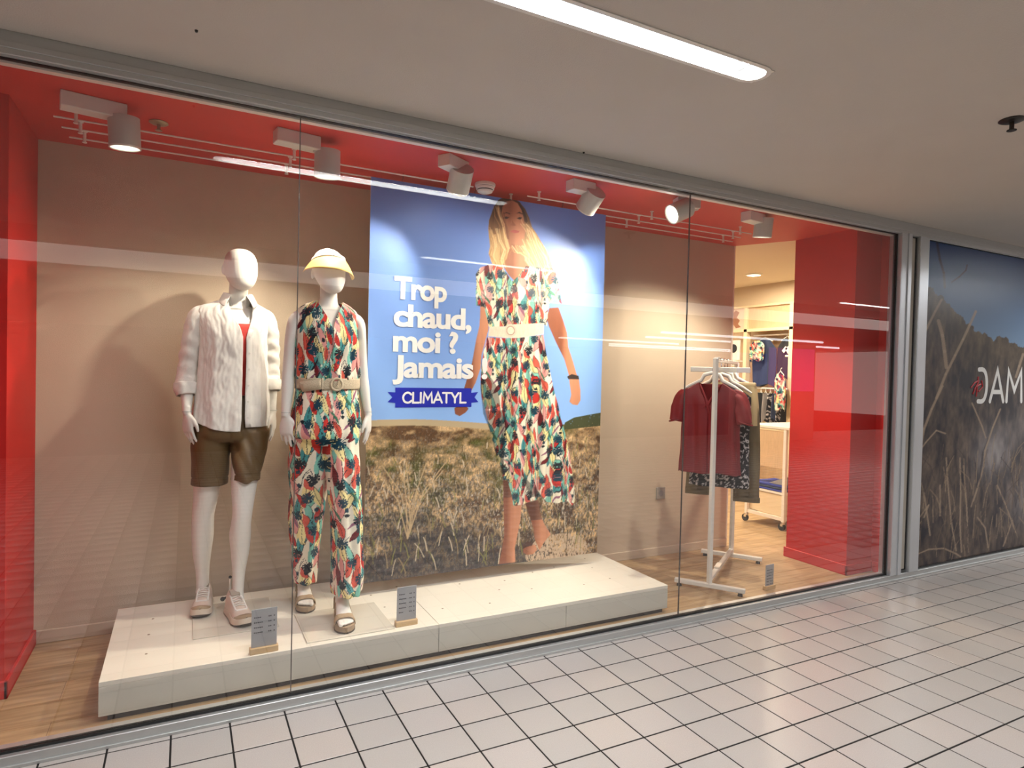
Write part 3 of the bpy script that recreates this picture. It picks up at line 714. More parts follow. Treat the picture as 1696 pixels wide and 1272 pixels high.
LGR = [(.30, .715, 1.12, .085, .095), (.295, .69, 1.02, .078, .088), (.280, .645, .90, .066, .074), (.272, .62, .80, .0555, .060), (.268, .605, .72, .0470, .053), (.263, .610, .66, .0470, .051), (.260, .625, .60, .0505, .054), (.262, .640, .51, .0430, .049), (.258, .645, .40, .0300, .036), (.256, .640, .31, .0265, .033), (.256, .635, .27, .030, .04)]
parts += [limb(LGL, 24), limb(LGR, 24)]
body = fuse(parts, .0042, 3)
link_mesh('body', body, 'mannequin_white', m1, True)
# thin ring joints at the wrists
for (x, y, z, r) in ((.0155, .668, 1.218, .0235), (.415, .711, 1.218, .022)):
    MB().cyl((x, y, z), (x, y, z + .0025), r, n=24).build('wrist_joint', 'lamp_grey', m1, True)

def shell(secs, hem, ztop, gap, nu=120, nv=90, fn=None):
    # vertical tube of cloth: ellipse sections by height, hem(phi) gives its lower edge, gap(z) gives (left, right) x of a front opening or None
    S = catmull(secs, 8); zs = S[:, 2]; V = np.zeros((nu, nv, 3))
    for i in range(nu):
        f = i / (nu - 1)
        for j in range(nv):
            t = j / (nv - 1); ph0 = -PI + 2 * PI * f
            z = hem(f) + (ztop - hem(f)) * t
            cx, cy, rx, ry = (np.interp(z, zs, S[:, q]) for q in (0, 1, 3, 4))
            g = gap(z) if gap else None
            if g is None: a0, a1 = 0.0, 2 * PI
            else:
                a0 = math.asin(max(-.97, min(.97, (g[1] - cx) / rx))); a1 = 2 * PI + math.asin(max(-.97, min(.97, (g[0] - cx) / rx)))
            a = a0 + (a1 - a0) * f
            d = fn(a, z, f) if fn else 0.0
            V[i, j] = (cx + (rx + d) * math.sin(a), cy - (ry + d) * math.cos(a), z)
    return V
def shell_obj(name, V, m, parent, thick=.0025, sm=True):
    nu, nv = V.shape[:2]; me = np_mesh(name, V.reshape(-1, 3), grid_faces(nu, nv)); o = link_mesh(name, me, m, parent, True)
    if thick: s = o.modifiers.new('thickness', 'SOLIDIFY'); s.thickness = thick; s.offset = 0
    return o
def tube_grid(secs, nu, sub, fn=None, side=(1, 0, 0)):
    S = catmull(secs, sub); P = S[:, :3]; n = len(P); V = np.zeros((n, nu + 1, 3)); side = Vector(side)
    for i in range(n):
        t = Vector(P[min(i + 1, n - 1)] - P[max(i - 1, 0)]).normalized(); sx = (side - t * side.dot(t)).normalized(); sy = t.cross(sx)
        for k in range(nu + 1):
            a = 2 * PI * k / nu; d = fn(a, i / (n - 1), P[i]) if fn else 0
            V[i, k] = Vector(P[i]) + sx * math.cos(a) * (S[i, 3] + d) + sy * math.sin(a) * (S[i, 4] + d)
    return V
# red camisole under the shirt
cam_secs = [(.217, .715, 1.28, .150, .112), (.220, .72, 1.38, .140, .106), (.222, .72, 1.48, .146, .114), (.222, .715, 1.58, .154, .123), (.222, .718, 1.67, .155, .112), (.222, .72, 1.70, .150, .10)]
V = shell(cam_secs, lambda f: 1.30, 1.668, None, 60, 20)
# neckline dips in the middle front
for i in range(60):
    a = 2 * PI * i / 59; dip = .012 * max(0, math.cos(a)) ** 2
    V[i, :, 2] = 1.30 + (V[i, :, 2] - 1.30) * (1 - dip / .36 * 1.0)
shell_obj('camisole', V, 'camisole_red', m1, .002)
# shorts
SW = [(.215, .715, 1.30, .140, .098), (.216, .715, 1.24, .158, .108), (.216, .712, 1.17, .170, .116), (.215, .71, 1.10, .176, .128), (.215, .705, 1.065, .14, .10)]
SL = [(.135, .715, 1.12, .092, .108), (.124, .722, 1.04, .089, .102), (.120, .73, .96, .0885, .098), (.121, .74, .88, .087, .096), (.122, .745, .842, .0875, .097)]
SR = [(.302, .70, 1.12, .088, .108), (.300, .675, 1.04, .082, .100), (.291, .655, .98, .077, .092), (.286, .64, .92, .072, .088), (.283, .635, .872, .070, .087)]
sh = fuse([loft_np(SW, 40, 5, horizontal=True, power=2.2), loft_np(SL, 30, 5, horizontal=True, power=2.2), loft_np(SR, 30, 5, horizontal=True, power=2.2)], .006, 3)
def w_sh(x, y, z):
    leg = 1 if x > .21 else 0; a = nz(x * 7, y * 7, z * 9 + x * 20 * leg) * .012 + nz(x * 22, y * 22, z * 14) * .004
    cuff = .003 * (abs(z - (.882 if not leg else .910)) < .004)
    return a * (1.3 if leg else .6) - cuff
wrinkle(sh, w_sh); sho = link_mesh('shorts', sh, 'shorts_khaki', m1, True)
MB().bar((.262, .582, 1.28), (.258, .572, 1.13), .004, .003).build('fly_seam', mat('khaki_dark', (.07, .045, .02), .7), sho)
# white shirt: open front, V from the collar down
shirt_secs = [(.217, .715, 1.10, .187, .140), (.219, .715, 1.187, .183, .138), (.222, .715, 1.28, .176, .132), (.224, .715, 1.403, .168, .128), (.222, .715, 1.495, .162, .128), (.222, .715, 1.588, .163, .130), (.220, .718, 1.649, .172, .122), (.218, .722, 1.70, .180, .103), (.221, .726, 1.735, .166, .088), (.230, .728, 1.762, .112, .072), (.238, .728, 1.780, .070, .062)]
def gap1(z):
    return (np.interp(z, [1.12, 1.187, 1.311, 1.466, 1.59, 1.64, 1.69, 1.74, 1.78], [.249, .254, .255, .258, .257, .243, .215, .196, .192]),
            np.interp(z, [1.12, 1.187, 1.311, 1.466, 1.59, 1.64, 1.69, 1.74, 1.78], [.275, .270, .270, .274, .272, .286, .300, .302, .296]))
def hem1(f):  # f 0 = right front edge ... 1 = left front edge
    return 1.142 + .010 * math.exp(-((f - .26) / .09) ** 2) + .032 * math.exp(-((f - .76) / .11) ** 2) - .020 * math.exp(-((f - .97) / .15) ** 2) - .012 * math.exp(-((f - .5) / .15) ** 2)
def w1(a, z, f):
    low = max(0, min(1, (1.62 - z) / .4)); d = .006 * low * math.sin(a * 9 + 2 * nz(a * 2, z * 3, 1)) * (.6 + .6 * nz(a * 1.5, z * 2, 4))
    return d + .006 * nz(a * 5, z * 10, 2) + .0028 * nz(a * 14, z * 30, 7) + .004 * low * nz(a * 9, z * 3.5, 11)
V = shell(shirt_secs, hem1, 1.772, gap1, 220, 130, w1)
shirt = shell_obj('shirt', V, 'shirt_linen', m1, .003)
def w_sl(a, t, p):
    fold = max(0, 1 - abs(t - .55) / .35)
    return .004 * nz(a * 1.3, p[2] * 22, 3) + .006 * fold * math.sin(p[2] * 90 + 2.0 * math.cos(a + 1)) * (.6 + nz(a, p[2] * 8, 9)) + .002 * nz(math.cos(a) * 6, math.sin(a) * 6, p[2] * 60)
SLV1 = [(.118, .725, 1.722, .030, .050), (.070, .725, 1.690, .052, .062), (.046, .728, 1.63, .048, .060), (.034, .733, 1.55, .049, .058), (.024, .74, 1.46, .049, .056), (.016, .735, 1.39, .050, .054), (.011, .725, 1.345, .053, .056)]
SLV2 = [(.322, .725, 1.722, .030, .050), (.370, .725, 1.690, .050, .062), (.392, .728, 1.63, .047, .062), (.400, .733, 1.55, .045, .056), (.404, .742, 1.46, .044, .054), (.404, .742, 1.40, .047, .054), (.404, .735, 1.37, .048, .055)]
for S_, cuff in ((SLV1, [(.012, .722, 1.352, .055, .058), (.012, .715, 1.325, .054, .056), (.014, .708, 1.296, .045, .049)]), (SLV2, [(.404, .738, 1.375, .050, .057), (.406, .732, 1.345, .050, .056), (.409, .726, 1.318, .043, .049)])):
    shell_obj('sleeve', tube_grid(S_, 48, 12, w_sl), 'shirt_linen', shirt, .002).parent = shirt
    shell_obj('cuff', tube_grid(cuff, 48, 8, lambda a, t, p: .003 * nz(a * 2, p[2] * 40, 5) + .002 * math.sin(a * 5 + p[2] * 60)), 'shirt_linen', shirt, .004)
# collar: stand and fall
def collar(parent, zc, neck, pts_back, m):
    n = 40; V = np.zeros((n, 7, 3))
    for i in range(n):
        f = i / (n - 1); a = math.radians(28 + (304) * f)   # from right front round the back to left front
        fr = max(0, math.cos(a)); c = Vector((neck[0], neck[1], 0)); sn, cs = math.sin(a), -math.cos(a)
        e = abs(2 * f - 1) ** 3
        z_low = zc - .050 * e + .0; z_top = zc + .040 - .020 * e
        r0, r1 = .062 + .004 * e, .060 + .010 * e
        fall = .040 + .016 * e; out = .014 + .042 * e
        V[i, 0] = (c.x + r0 * sn, c.y + r0 * cs, z_low); V[i, 1] = (c.x + r0 * sn, c.y + r0 * cs, (z_low + z_top) / 2)
        V[i, 2] = (c.x + r1 * sn, c.y + r1 * cs, z_top - .003); V[i, 3] = (c.x + (r1 + .003) * sn, c.y + (r1 + .003) * cs, z_top)
        V[i, 4] = (c.x + (r1 + .008) * sn, c.y + (r1 + .008) * cs, z_top - .006)
        V[i, 5] = (c.x + (r1 + out * .7) * sn, c.y + (r1 + out * .7) * cs, z_top - fall * .6)
        V[i, 6] = (c.x + (r1 + out) * sn * (1 + .10 * e), c.y + (r1 + out) * cs, z_top - fall * (1 + .25 * e))
    o = shell_obj('collar', V, m, parent, .003)
    s = o.modifiers.new('sub', 'SUBSURF'); s.levels = 1; s.render_levels = 1
    return o
collar(shirt, 1.783, (.240, .728), None, 'shirt_linen')
# placket and buttons on the right front edge
def front_y(x, z, secs):
    S = np.asarray(secs); cx, cy, rx, ry = (np.interp(z, S[:, 2], S[:, q]) for q in (0, 1, 3, 4)); return cy - ry * math.sqrt(max(.02, 1 - ((x - cx) / rx) ** 2))
zs_ = np.linspace(1.146, 1.63, 24); n = len(zs_); V = np.zeros((2, n, 3))
for k, z in enumerate(zs_):
    x = gap1(z)[1]; V[0, k] = (x, front_y(x, z, shirt_secs) - .006, z); V[1, k] = (x + .026, front_y(x + .026, z, shirt_secs) - .006, z)
shell_obj('placket', V, 'shirt_linen', shirt, .002)
for z in (1.19, 1.27, 1.35, 1.43, 1.51, 1.59):
    x = gap1(z)[1] + .013; y = front_y(x, z, shirt_secs) - .007; MB().cyl((x, y, z), (x, y - .002, z), .0055, n=12).build('button', 'button', shirt)

# ---------- sneakers
def sneaker(heel, toe, label=None):
    H, T = Vector((*heel, 0)), Vector((*toe, 0)); d = T - H; L = d.length; ang = math.atan2(d.y, d.x)
    M = Matrix.Translation((heel[0], heel[1], PT + .006)) @ Matrix.Rotation(ang, 4, 'Z')
    def grid(st, z0f, topf, wf, nu=20):
        V = np.zeros((len(st), nu, 3))
        for i, t in enumerate(st):
            w = wf(t); z0 = z0f(t); z1 = topf(t)
            for k in range(nu):
                a = -0.15 + (PI + .3) * k / (nu - 1); c, s = math.cos(a), math.sin(a)
                x = t * L; y = w * np.sign(c) * abs(c) ** .8; z = z0 + (z1 - z0) * max(-.1, np.sign(s) * abs(s) ** .75)
                V[i, k] = M @ Vector((x, y, z))
        e0 = np.repeat(V[:1].mean(1, keepdims=True), nu, 1); e1 = np.repeat(V[-1:].mean(1, keepdims=True), nu, 1)
        return np.concatenate([e0, V, e1])
    st = np.concatenate([[0.0, .01, .03], np.linspace(.06, .93, 26), [.96, .985, 1.0]])
    wf = lambda t: .046 * max(.02, (1 - abs(2 * t - 1) ** 5)) ** .5 * np.interp(t, [0, .25, .5, .72, 1], [.80, .80, .84, 1.02, .92])
    bot = lambda t: .026 + .012 * max(0, (t - .8) / .2) ** 2
    top = lambda t: np.interp(t, [0, .05, .15, .30, .42, .55, .75, .9, 1], [.085, .108, .104, .098, .092, .078, .058, .050, .034])
    g = grid(st, bot, top, wf); nu, nv = g.shape[:2]
    up = link_mesh('sneaker_upper', np_mesh('sneaker_upper', g.reshape(-1, 3), grid_faces(nu, nv)), 'sneaker_upper', m1, True)
    b = MB()
    def outline(off, z):
        P = []
        for t in np.linspace(0.0, 1.0, 26): P.append((t * (L + .01) - .005, (wf(t) + off)))
        return P + [(x, -y) for x, y in P[::-1]]
    def slab(off0, off1, z0, z1, mname, nm, spring=.012):
        b = MB(); A = [b.bm.verts.new(M @ Vector((x, y, z0 + spring * max(0, (x / L - .78) / .22) ** 2))) for x, y in outline(off0, 0)]
        B = [b.bm.verts.new(M @ Vector((x, y, z1 + spring * max(0, (x / L - .78) / .22) ** 2))) for x, y in outline(off1, 0)]
        n = len(A); b.bm.faces.new(A); b.bm.faces.new(B[::-1])
        for k in range(n): b.bm.faces.new((A[k], B[k], B[(k + 1) % n], A[(k + 1) % n]))
        o = b.build(nm, mname, up, True); return o
    slab(.000, .005, 0.0, .008, 'sole_dark', 'outsole'); slab(.006, .002, .008, .034, 'sole_cream', 'midsole')
    # toe guard, lace panel, tongue, laces
    g2 = grid(np.linspace(.80, .995, 9), lambda t: bot(t) - .002, lambda t: bot(t) + .026, lambda t: wf(t) + .003)
    link_mesh('toe_guard', np_mesh('toe_guard', g2.reshape(-1, 3), grid_faces(*g2.shape[:2])), 'suede_tan', up, True)
    for s_ in (-1, 1):
        P = [(t, s_ * (.026 - .004 * (t < .4)), top(t) + .0015 - .004) for t in (.28, .36, .46, .56, .66, .70)]
        MB().tube([M @ Vector((t * L, y, z)) for t, y, z in P], .0045, 8).build('lace_panel', 'sneaker_white', up, True)
    MB().tube([M @ Vector((.71 * L, y, top(.71) - .001)) for y in (-.025, -.012, 0, .012, .025)], .0045, 8).build('lace_panel', 'sneaker_white', up, True)
    for k in range(6):
        t = .34 + .055 * k
        MB().tube([M @ Vector(((t + .012 * (-1) ** k) * L, -.024, top(t) + .001)), M @ Vector((t * L, 0, top(t) + .007)), M @ Vector(((t - .012 * (-1) ** k) * L, .024, top(t) + .001))], .0028, 6).build('lace', 'sneaker_white', up, True)
    o = MB().bar(M @ Vector((.22 * L, 0, top(.2) + .016)), M @ Vector((.36 * L, 0, top(.34) + .004)), .044, .008, .003).build('tongue', 'sneaker_tongue', up, True)
    return up
sneaker((.118, .885), (.082, .612)); sneaker((.222, .690), (.278, .408))
# steel foot rod behind the right ankle
t = thing('foot_rod', 'thin steel support rod with black knob behind the right ankle', 'support rod', (.215, .72, PT))
MB().cyl((.222, .725, PT), (.224, .725, PT + .155), .0055, n=12).build('rod_tube', 'chrome', t, True)
MB().sphere((.224, .725, PT + .160), .008).build('knob', 'black_rubber', t, True)
MB().cyl((.222, .715, PT + .065), (.190, .70, PT + .060), .006, n=10).sphere((.188, .699, PT + .060), .011).build('clamp_screw', 'black_rubber', t, True)

# ---------- mannequin in the printed jumpsuit
m2 = thing('mannequin', 'white faceless mannequin in yellow visor, leaf print jumpsuit, jute belt and tan sandals', 'mannequin', (.64, .46, PT))
HZ2 = [(.650, .395, 1.816, .012, .015), (.650, .400, 1.828, .036, .040), (.648, .412, 1.848, .052, .066), (.645, .430, 1.882, .068, .088), (.641, .446, 1.920, .077, .098), (.638, .455, 1.962, .078, .100), (.636, .458, 2.004, .068, .088), (.634, .458, 2.030, .045, .058), (.633, .458, 2.046, .008, .01)]
parts = [loft_np(HZ2, 28, 5, horizontal=True), ell_np((.562, .465, 1.912), (.008, .016, .024)), ell_np((.716, .465, 1.912), (.008, .016, .024))]
parts.append(loft_np([(.640, .46, 1.88, .042, .046), (.642, .465, 1.83, .042, .046), (.643, .468, 1.785, .044, .047), (.642, .468, 1.755, .060, .054), (.638, .465, 1.738, .10, .06)], 24, 4, horizontal=True))
parts.append(loft_np([(.64, .46, 1.06, .10, .08), (.64, .46, 1.12, .150, .10), (.64, .46, 1.20, .150, .105), (.642, .46, 1.30, .122, .092), (.642, .46, 1.37, .112, .084), (.640, .46, 1.47, .125, .098), (.638, .45, 1.57, .136, .115), (.637, .455, 1.64, .140, .102), (.637, .462, 1.70, .146, .075), (.637, .466, 1.738, .112, .058), (.638, .466, 1.755, .06, .048)], 32, 4, horizontal=True))
B1 = [(.535, .465, 1.705, .036, .042), (.490, .465, 1.682, .036, .042), (.470, .467, 1.61, .032, .040), (.462, .47, 1.50, .030, .035), (.456, .47, 1.41, .0295, .033), (.452, .455, 1.33, .028, .031), (.444, .44, 1.24, .022, .024), (.442, .435, 1.205, .021, .022)]
B2 = [(.745, .465, 1.705, .036, .042), (.789, .465, 1.682, .036, .042), (.806, .467, 1.61, .030, .040), (.815, .47, 1.50, .028, .034), (.824, .47, 1.41, .0275, .032), (.832, .455, 1.33, .026, .030), (.842, .44, 1.24, .020, .023), (.848, .435, 1.205, .019, .021)]
parts += [limb(B1), limb(B2)]
parts += hand((.442, .435, 1.212), (.05, -.02, -1), (.75, -.66, 0), (.6, .7, 0), 1.0, .25, 1.3)
parts += hand((.848, .435, 1.212), (.04, -.02, -1), (-.5, -.86, 0), (-.86, .5, 0), .98, .3)
FZ = PT + .034
def bare_foot(ankle, heel, toe, z0, rise=.02):
    H, T = Vector((*heel, 0)), Vector((*toe, 0)); d = (T - H); L = d.length; d.normalize(); s = Vector((-d.y, d.x, 0)); out = []
    def pt(t, b, z): return H + d * (t * L) + s * b + Vector((0, 0, z0 + z))
    out.append(loft_np([(*pt(.02, 0, .030 + rise), .012, .014), (*pt(.12, 0, .036 + rise), .028, .030), (*pt(.30, 0, .042 + rise * .9), .031, .036), (*pt(.5, 0, .032 + rise * .5), .034, .027), (*pt(.72, .0, .020), .041, .018), (*pt(.84, 0, .013), .038, .012)], 20, 5, side=s))
    for k, (off, ln, r) in enumerate(((-.024, .20, .0125), (-.004, .17, .0095), (.010, .14, .009), (.022, .11, .0085), (.033, .08, .008))):
        sgn = 1 if toe[0] < .62 else -1     # big toe on the inner side
        P = [pt(.78, off * -sgn * 1.0, .012), pt(.80 + ln * .5, off * -sgn, .013), pt(.80 + ln, off * -sgn, .011)]
        out.append(loft_np([(*P[0], r, r), (*P[1], r, r * .9), (*P[2], r * .9, r * .75)], 12, 3, side=s)); out.append(ell_np(P[2], (r * .92, r * .92, r * .78), nu=10, nv=6))
    out.append(loft_np([(*ankle, .34, .027, .032), (ankle[0], ankle[1], .29, .027, .034), (*pt(.22, 0, .05 + rise)[:3], .028, .034)], 18, 4))
    return out
parts += bare_foot((.572, .660), (.578, .715), (.566, .490), FZ); parts += bare_foot((.702, .330), (.712, .385), (.690, .160), FZ)
parts += [limb([(.57, .47, 1.12, .085, .09), (.575, .55, .75, .05, .055), (.574, .64, .50, .045, .05), (.572, .66, .32, .028, .033)]), limb([(.715, .45, 1.12, .085, .09), (.722, .40, .75, .05, .055), (.712, .36, .50, .045, .05), (.702, .33, .32, .028, .033)])]
body2 = fuse(parts, .0042, 3); link_mesh('body', body2, 'mannequin_white', m2, True)
for (x, y, z, r) in ((.4435, .438, 1.225, .0235), (.845, .438, 1.225, .0220)):
    MB().cyl((x, y, z), (x, y, z + .0025), r, n=24).build('wrist_joint', 'lamp_grey', m2, True)
# trousers of the jumpsuit
TW = [(.643, .46, 1.352, .150, .108), (.643, .46, 1.30, .158, .116), (.642, .46, 1.24, .168, .122), (.641, .46, 1.17, .176, .128), (.641, .455, 1.11, .174, .128), (.641, .455, 1.07, .14, .10)]
TL = [(.565, .47, 1.12, .094, .112), (.564, .49, 1.04, .092, .110), (.568, .52, .918, .094, .108), (.570, .55, .794, .088, .102), (.571, .58, .669, .084, .096), (.571, .60, .544, .074, .090), (.572, .62, .42, .067, .084), (.574, .63, .325, .062, .080)]
TR = [(.718, .45, 1.12, .092, .112), (.713, .43, 1.04, .088, .110), (.716, .40, .938, .082, .106), (.722, .375, .817, .077, .100), (.728, .355, .696, .075, .095), (.730, .34, .574, .075, .092), (.731, .33, .452, .075, .090), (.728, .32, .365, .073, .090), (.724, .315, .340, .070, .088)]
tr = fuse([loft_np(TW, 44, 5, horizontal=True, power=2.15), loft_np(TL, 32, 5, horizontal=True), loft_np(TR, 32, 5, horizontal=True)], .0038, 3)
def w_tr(x, y, z):
    k = max(0, min(1, (1.25 - z) / .3)); ph = nz(x * 3, z * 2.2, 5) * 2.5
    return k * (.0055 * math.sin(x * 95 + y * 40 + ph) + .006 * nz(x * 14, y * 14, z * 3)) + .003 * nz(x * 25, y * 25, z * 20)
wrinkle(tr, w_tr)
P = co_of(tr).astype(float)
def leg_u(P):
    zz = P[:, 2]; a = np.asarray(TL); b = np.asarray(TR); cxl = np.interp(-zz, -a[:, 2], a[:, 0]); cyl_ = np.interp(-zz, -a[:, 2], a[:, 1]); cxr = np.interp(-zz, -b[:, 2], b[:, 0]); cyr = np.interp(-zz, -b[:, 2], b[:, 1])
    hip = zz > 1.10; left = P[:, 0] < .645
    cx = np.where(hip, .642, np.where(left, cxl, cxr)); cy = np.where(hip, .46, np.where(left, cyl_, cyr)); rr = np.where(hip, .165, .085)
    ang = np.arctan2(P[:, 0] - cx, -(P[:, 1] - cy)); return cx * 1.0 + ang * rr + 5
set_print(tr, sample(LEAVES, leg_u(P), P[:, 2] + .05, 760))
link_mesh('jumpsuit_trousers', tr, 'print_fabric', m2, True)
# bodice
bod = [(.644, .46, 1.352, .136, .100), (.644, .46, 1.385, .150, .114), (.642, .46, 1.41, .159, .120), (.639, .46, 1.476, .157, .118), (.637, .455, 1.567, .156, .126), (.636, .455, 1.635, .152, .120), (.636, .46, 1.69, .151, .094), (.637, .464, 1.73, .146, .080), (.640, .466, 1.760, .112, .070), (.642, .467, 1.785, .066, .058)]
def gap2(z):
    h = np.interp(z, [1.35, 1.640, 1.70, 1.765, 1.785], [.0, .0012, .022, .058, .062]); return (.641 - h, .641 + h) if h > 0 else (.641, .6411)
def w2(a, z, f):
    k = max(0, min(1, (1.66 - z) / .2)); return k * (.0045 * math.sin(a * 14 + 2 * nz(a, z * 3, 3)) + .006 * nz(a * 4, z * 6, 8)) + .003 * nz(a * 9, z * 14, 2) + .007 * math.exp(-((z - 1.41) / .02) ** 2) * nz(a * 6, 0, 1)
V = shell(bod, lambda f: 1.362, 1.778, gap2, 330, 150, w2)
me = np_mesh('bodice', V.reshape(-1, 3), grid_faces(330, 150)); VV = V.reshape(-1, 3)
set_print(me, sample(LEAVES, 5 + np.arctan2(VV[:, 0] - .64, -(VV[:, 1] - .46)) * .16, VV[:, 2] - .02, 760))
o = link_mesh('jumpsuit_bodice', me, 'print_fabric', m2, True); s = o.modifiers.new('t', 'SOLIDIFY'); s.thickness = .0025; s.offset = 0
# belt with ring buckle
secs = [(.645, .46, 1.343, .156, .117), (.645, .46, 1.37, .157, .118), (.645, .46, 1.397, .156, .118)]
V = shell(secs, lambda f: 1.343, 1.397, None, 100, 8, lambda a, z, f: .001 * math.sin(a * 60))
belt = shell_obj('belt', V, 'belt_jute', m2, .004)
yb = .46 - .118
MB().tube([(.663 + .027 * math.cos(a), yb - .008 + .001 * math.sin(a), 1.368 + .029 * math.sin(a)) for a in np.linspace(0, 2 * PI, 28, endpoint=False)], .0055, 8, True).build('buckle', 'belt_jute', belt, True)
MB().tube([(.655, yb - .010, 1.35), (.668, yb - .013, 1.368), (.672, yb - .010, 1.386)], .003, 6).build('buckle_pin', 'belt_jute', belt, True)
MB().bar((.598, yb - .001, 1.343), (.598, yb - .001, 1.398), .005, .010).build('belt_loop', 'belt_jute', belt)
V = np.zeros((2, 12, 3))
for k in range(12):
    q = k / 11; a = -.35 - .75 * q
    for e in (0, 1): V[e, k] = (.645 + (.163) * math.sin(a), .46 - .126 * math.cos(a), 1.392 - .05 * e - .016 * q + (.018 * e * (q > .9)))
shell_obj('belt_tip', V, 'belt_jute', belt, .004)
# visor
V = np.zeros((48, 10, 3))
for i in range(48):
    ph = math.radians(-98 + 196 * i / 47)
    for j in range(10):
        t = j / 9; c = math.cos(ph)
        x = .638 + (.082 + .040 * t ** .9) * math.sin(ph); y = .452 - (.096 + .075 * t * max(0, c) ** .6 + .01 * t) * c
        z = 1.992 - .018 * (1 - max(0, c)) - (.052 + .020 * max(0, c)) * t ** 1.15 - .028 * (1 - max(0, c)) * t * .4 + .0
        V[i, j] = (x, y, z - .010 * (x - .638) / .12 * t)
vis = shell_obj('visor_brim', V, 'straw_yellow', m2, .003)
V = np.zeros((60, 2, 3))
for i in range(60):
    ph = 2 * PI * i / 59
    for e in (0, 1): V[i, e] = (.637 + (.083 - .003 * e) * math.sin(ph), .455 - (.103 - .003 * e) * math.cos(ph), 1.972 + .020 * max(0, math.cos(ph)) + .014 * e)
shell_obj('visor_band', V, 'visor_band', m2, .003)
# sandals
def sandal(heel, toe, inner):
    H, T = Vector((*heel, 0)), Vector((*toe, 0)); d = T - H; L = d.length; ang = math.atan2(d.y, d.x); M = Matrix.Translation((heel[0], heel[1], PT + .006)) @ Matrix.Rotation(ang, 4, 'Z')
    wf = lambda t: .047 * max(.02, (1 - abs(2 * t - 1) ** 4)) ** .5 * np.interp(t, [0, .3, .55, .78, 1], [.78, .76, .86, 1.05, .95])
    b = MB(); out = [(t * L, wf(t)) for t in np.linspace(0, 1, 22)]; out = out + [(x, -y) for x, y in out[::-1]]
    zt = lambda x: .030 + .012 * max(0, 1 - x / (.5 * L))
    A = [b.bm.verts.new(M @ Vector((x, y, 0))) for x, y in out]; B = [b.bm.verts.new(M @ Vector((x, y * 1.02, zt(x)))) for x, y in out]; n = len(A)
    b.bm.faces.new(A); b.bm.faces.new(B[::-1])
    for k in range(n): b.bm.faces.new((A[k], B[k], B[(k + 1) % n], A[(k + 1) % n]))
    sole = b.build('sandal_sole', 'suede_edge', m2)
    b = MB(); A = [b.bm.verts.new(M @ Vector((x, y * 1.03, 0.0))) for x, y in out]; B = [b.bm.verts.new(M @ Vector((x, y * 1.05, .008))) for x, y in out]
    b.bm.faces.new(A); b.bm.faces.new(B[::-1])
    for k in range(n): b.bm.faces.new((A[k], B[k], B[(k + 1) % n], A[(k + 1) % n]))
    b.build('outsole', 'sole_dark', sole)
    def strap(t0, t1, h0, h1, nm):
        V = np.zeros((17, 5, 3))
        for i in range(17):
            a = PI * i / 16
            for j in range(5):
                t = t0 + (t1 - t0) * j / 4; h = h0 + (h1 - h0) * j / 4
                V[i, j] = M @ Vector((t * L, (wf(t) + .002) * np.sign(math.cos(a)) * abs(math.cos(a)) ** .7, .022 + h * math.sin(a) ** .8))
        return shell_obj(nm, V, 'suede_tan', sole, .0045)
    strap(.60, .80, .050, .038, 'front_strap'); strap(.30, .46, .092, .072, 'instep_strap')
    V = np.zeros((17, 4, 3))
    for i in range(17):
        a = PI / 2 + PI * i / 16
        for j in range(4): V[i, j] = M @ Vector((.13 * L + .05 * math.cos(a), .035 * math.sin(a), .045 + .017 * j))
    shell_obj('heel_strap', V, 'suede_tan', sole, .004)
sandal((.580, .725), (.565, .475), 1); sandal((.714, .395), (.688, .145), -1)
# ------------------------------------------------------------------ PRINTS: poster and printed window film
def fnoise(h, w, sy, sx, r, octaves=4):
    out = np.zeros((h, w)); amp = 1.0; tot = 0
    for o in range(octaves):
        gy, gx = max(2, int(h / sy)), max(2, int(w / sx)); g = r.random((gy + 2, gx + 2))
        yy = np.linspace(0, gy, h); xx = np.linspace(0, gx, w); iy = np.minimum(yy.astype(int), gy); ix = np.minimum(xx.astype(int), gx)
        fy = (yy - iy)[:, None]; fx = (xx - ix)[None, :]; fy = fy * fy * (3 - 2 * fy); fx = fx * fx * (3 - 2 * fx)
        a = g[iy][:, ix]; b = g[iy][:, ix + 1]; c = g[iy + 1][:, ix]; d = g[iy + 1][:, ix + 1]
        out += amp * ((a * (1 - fx) + b * fx) * (1 - fy) + (c * (1 - fx) + d * fx) * fy); tot += amp; amp *= .55; sy = max(1.5, sy / 2); sx = max(1.5, sx / 2)
    return out / tot
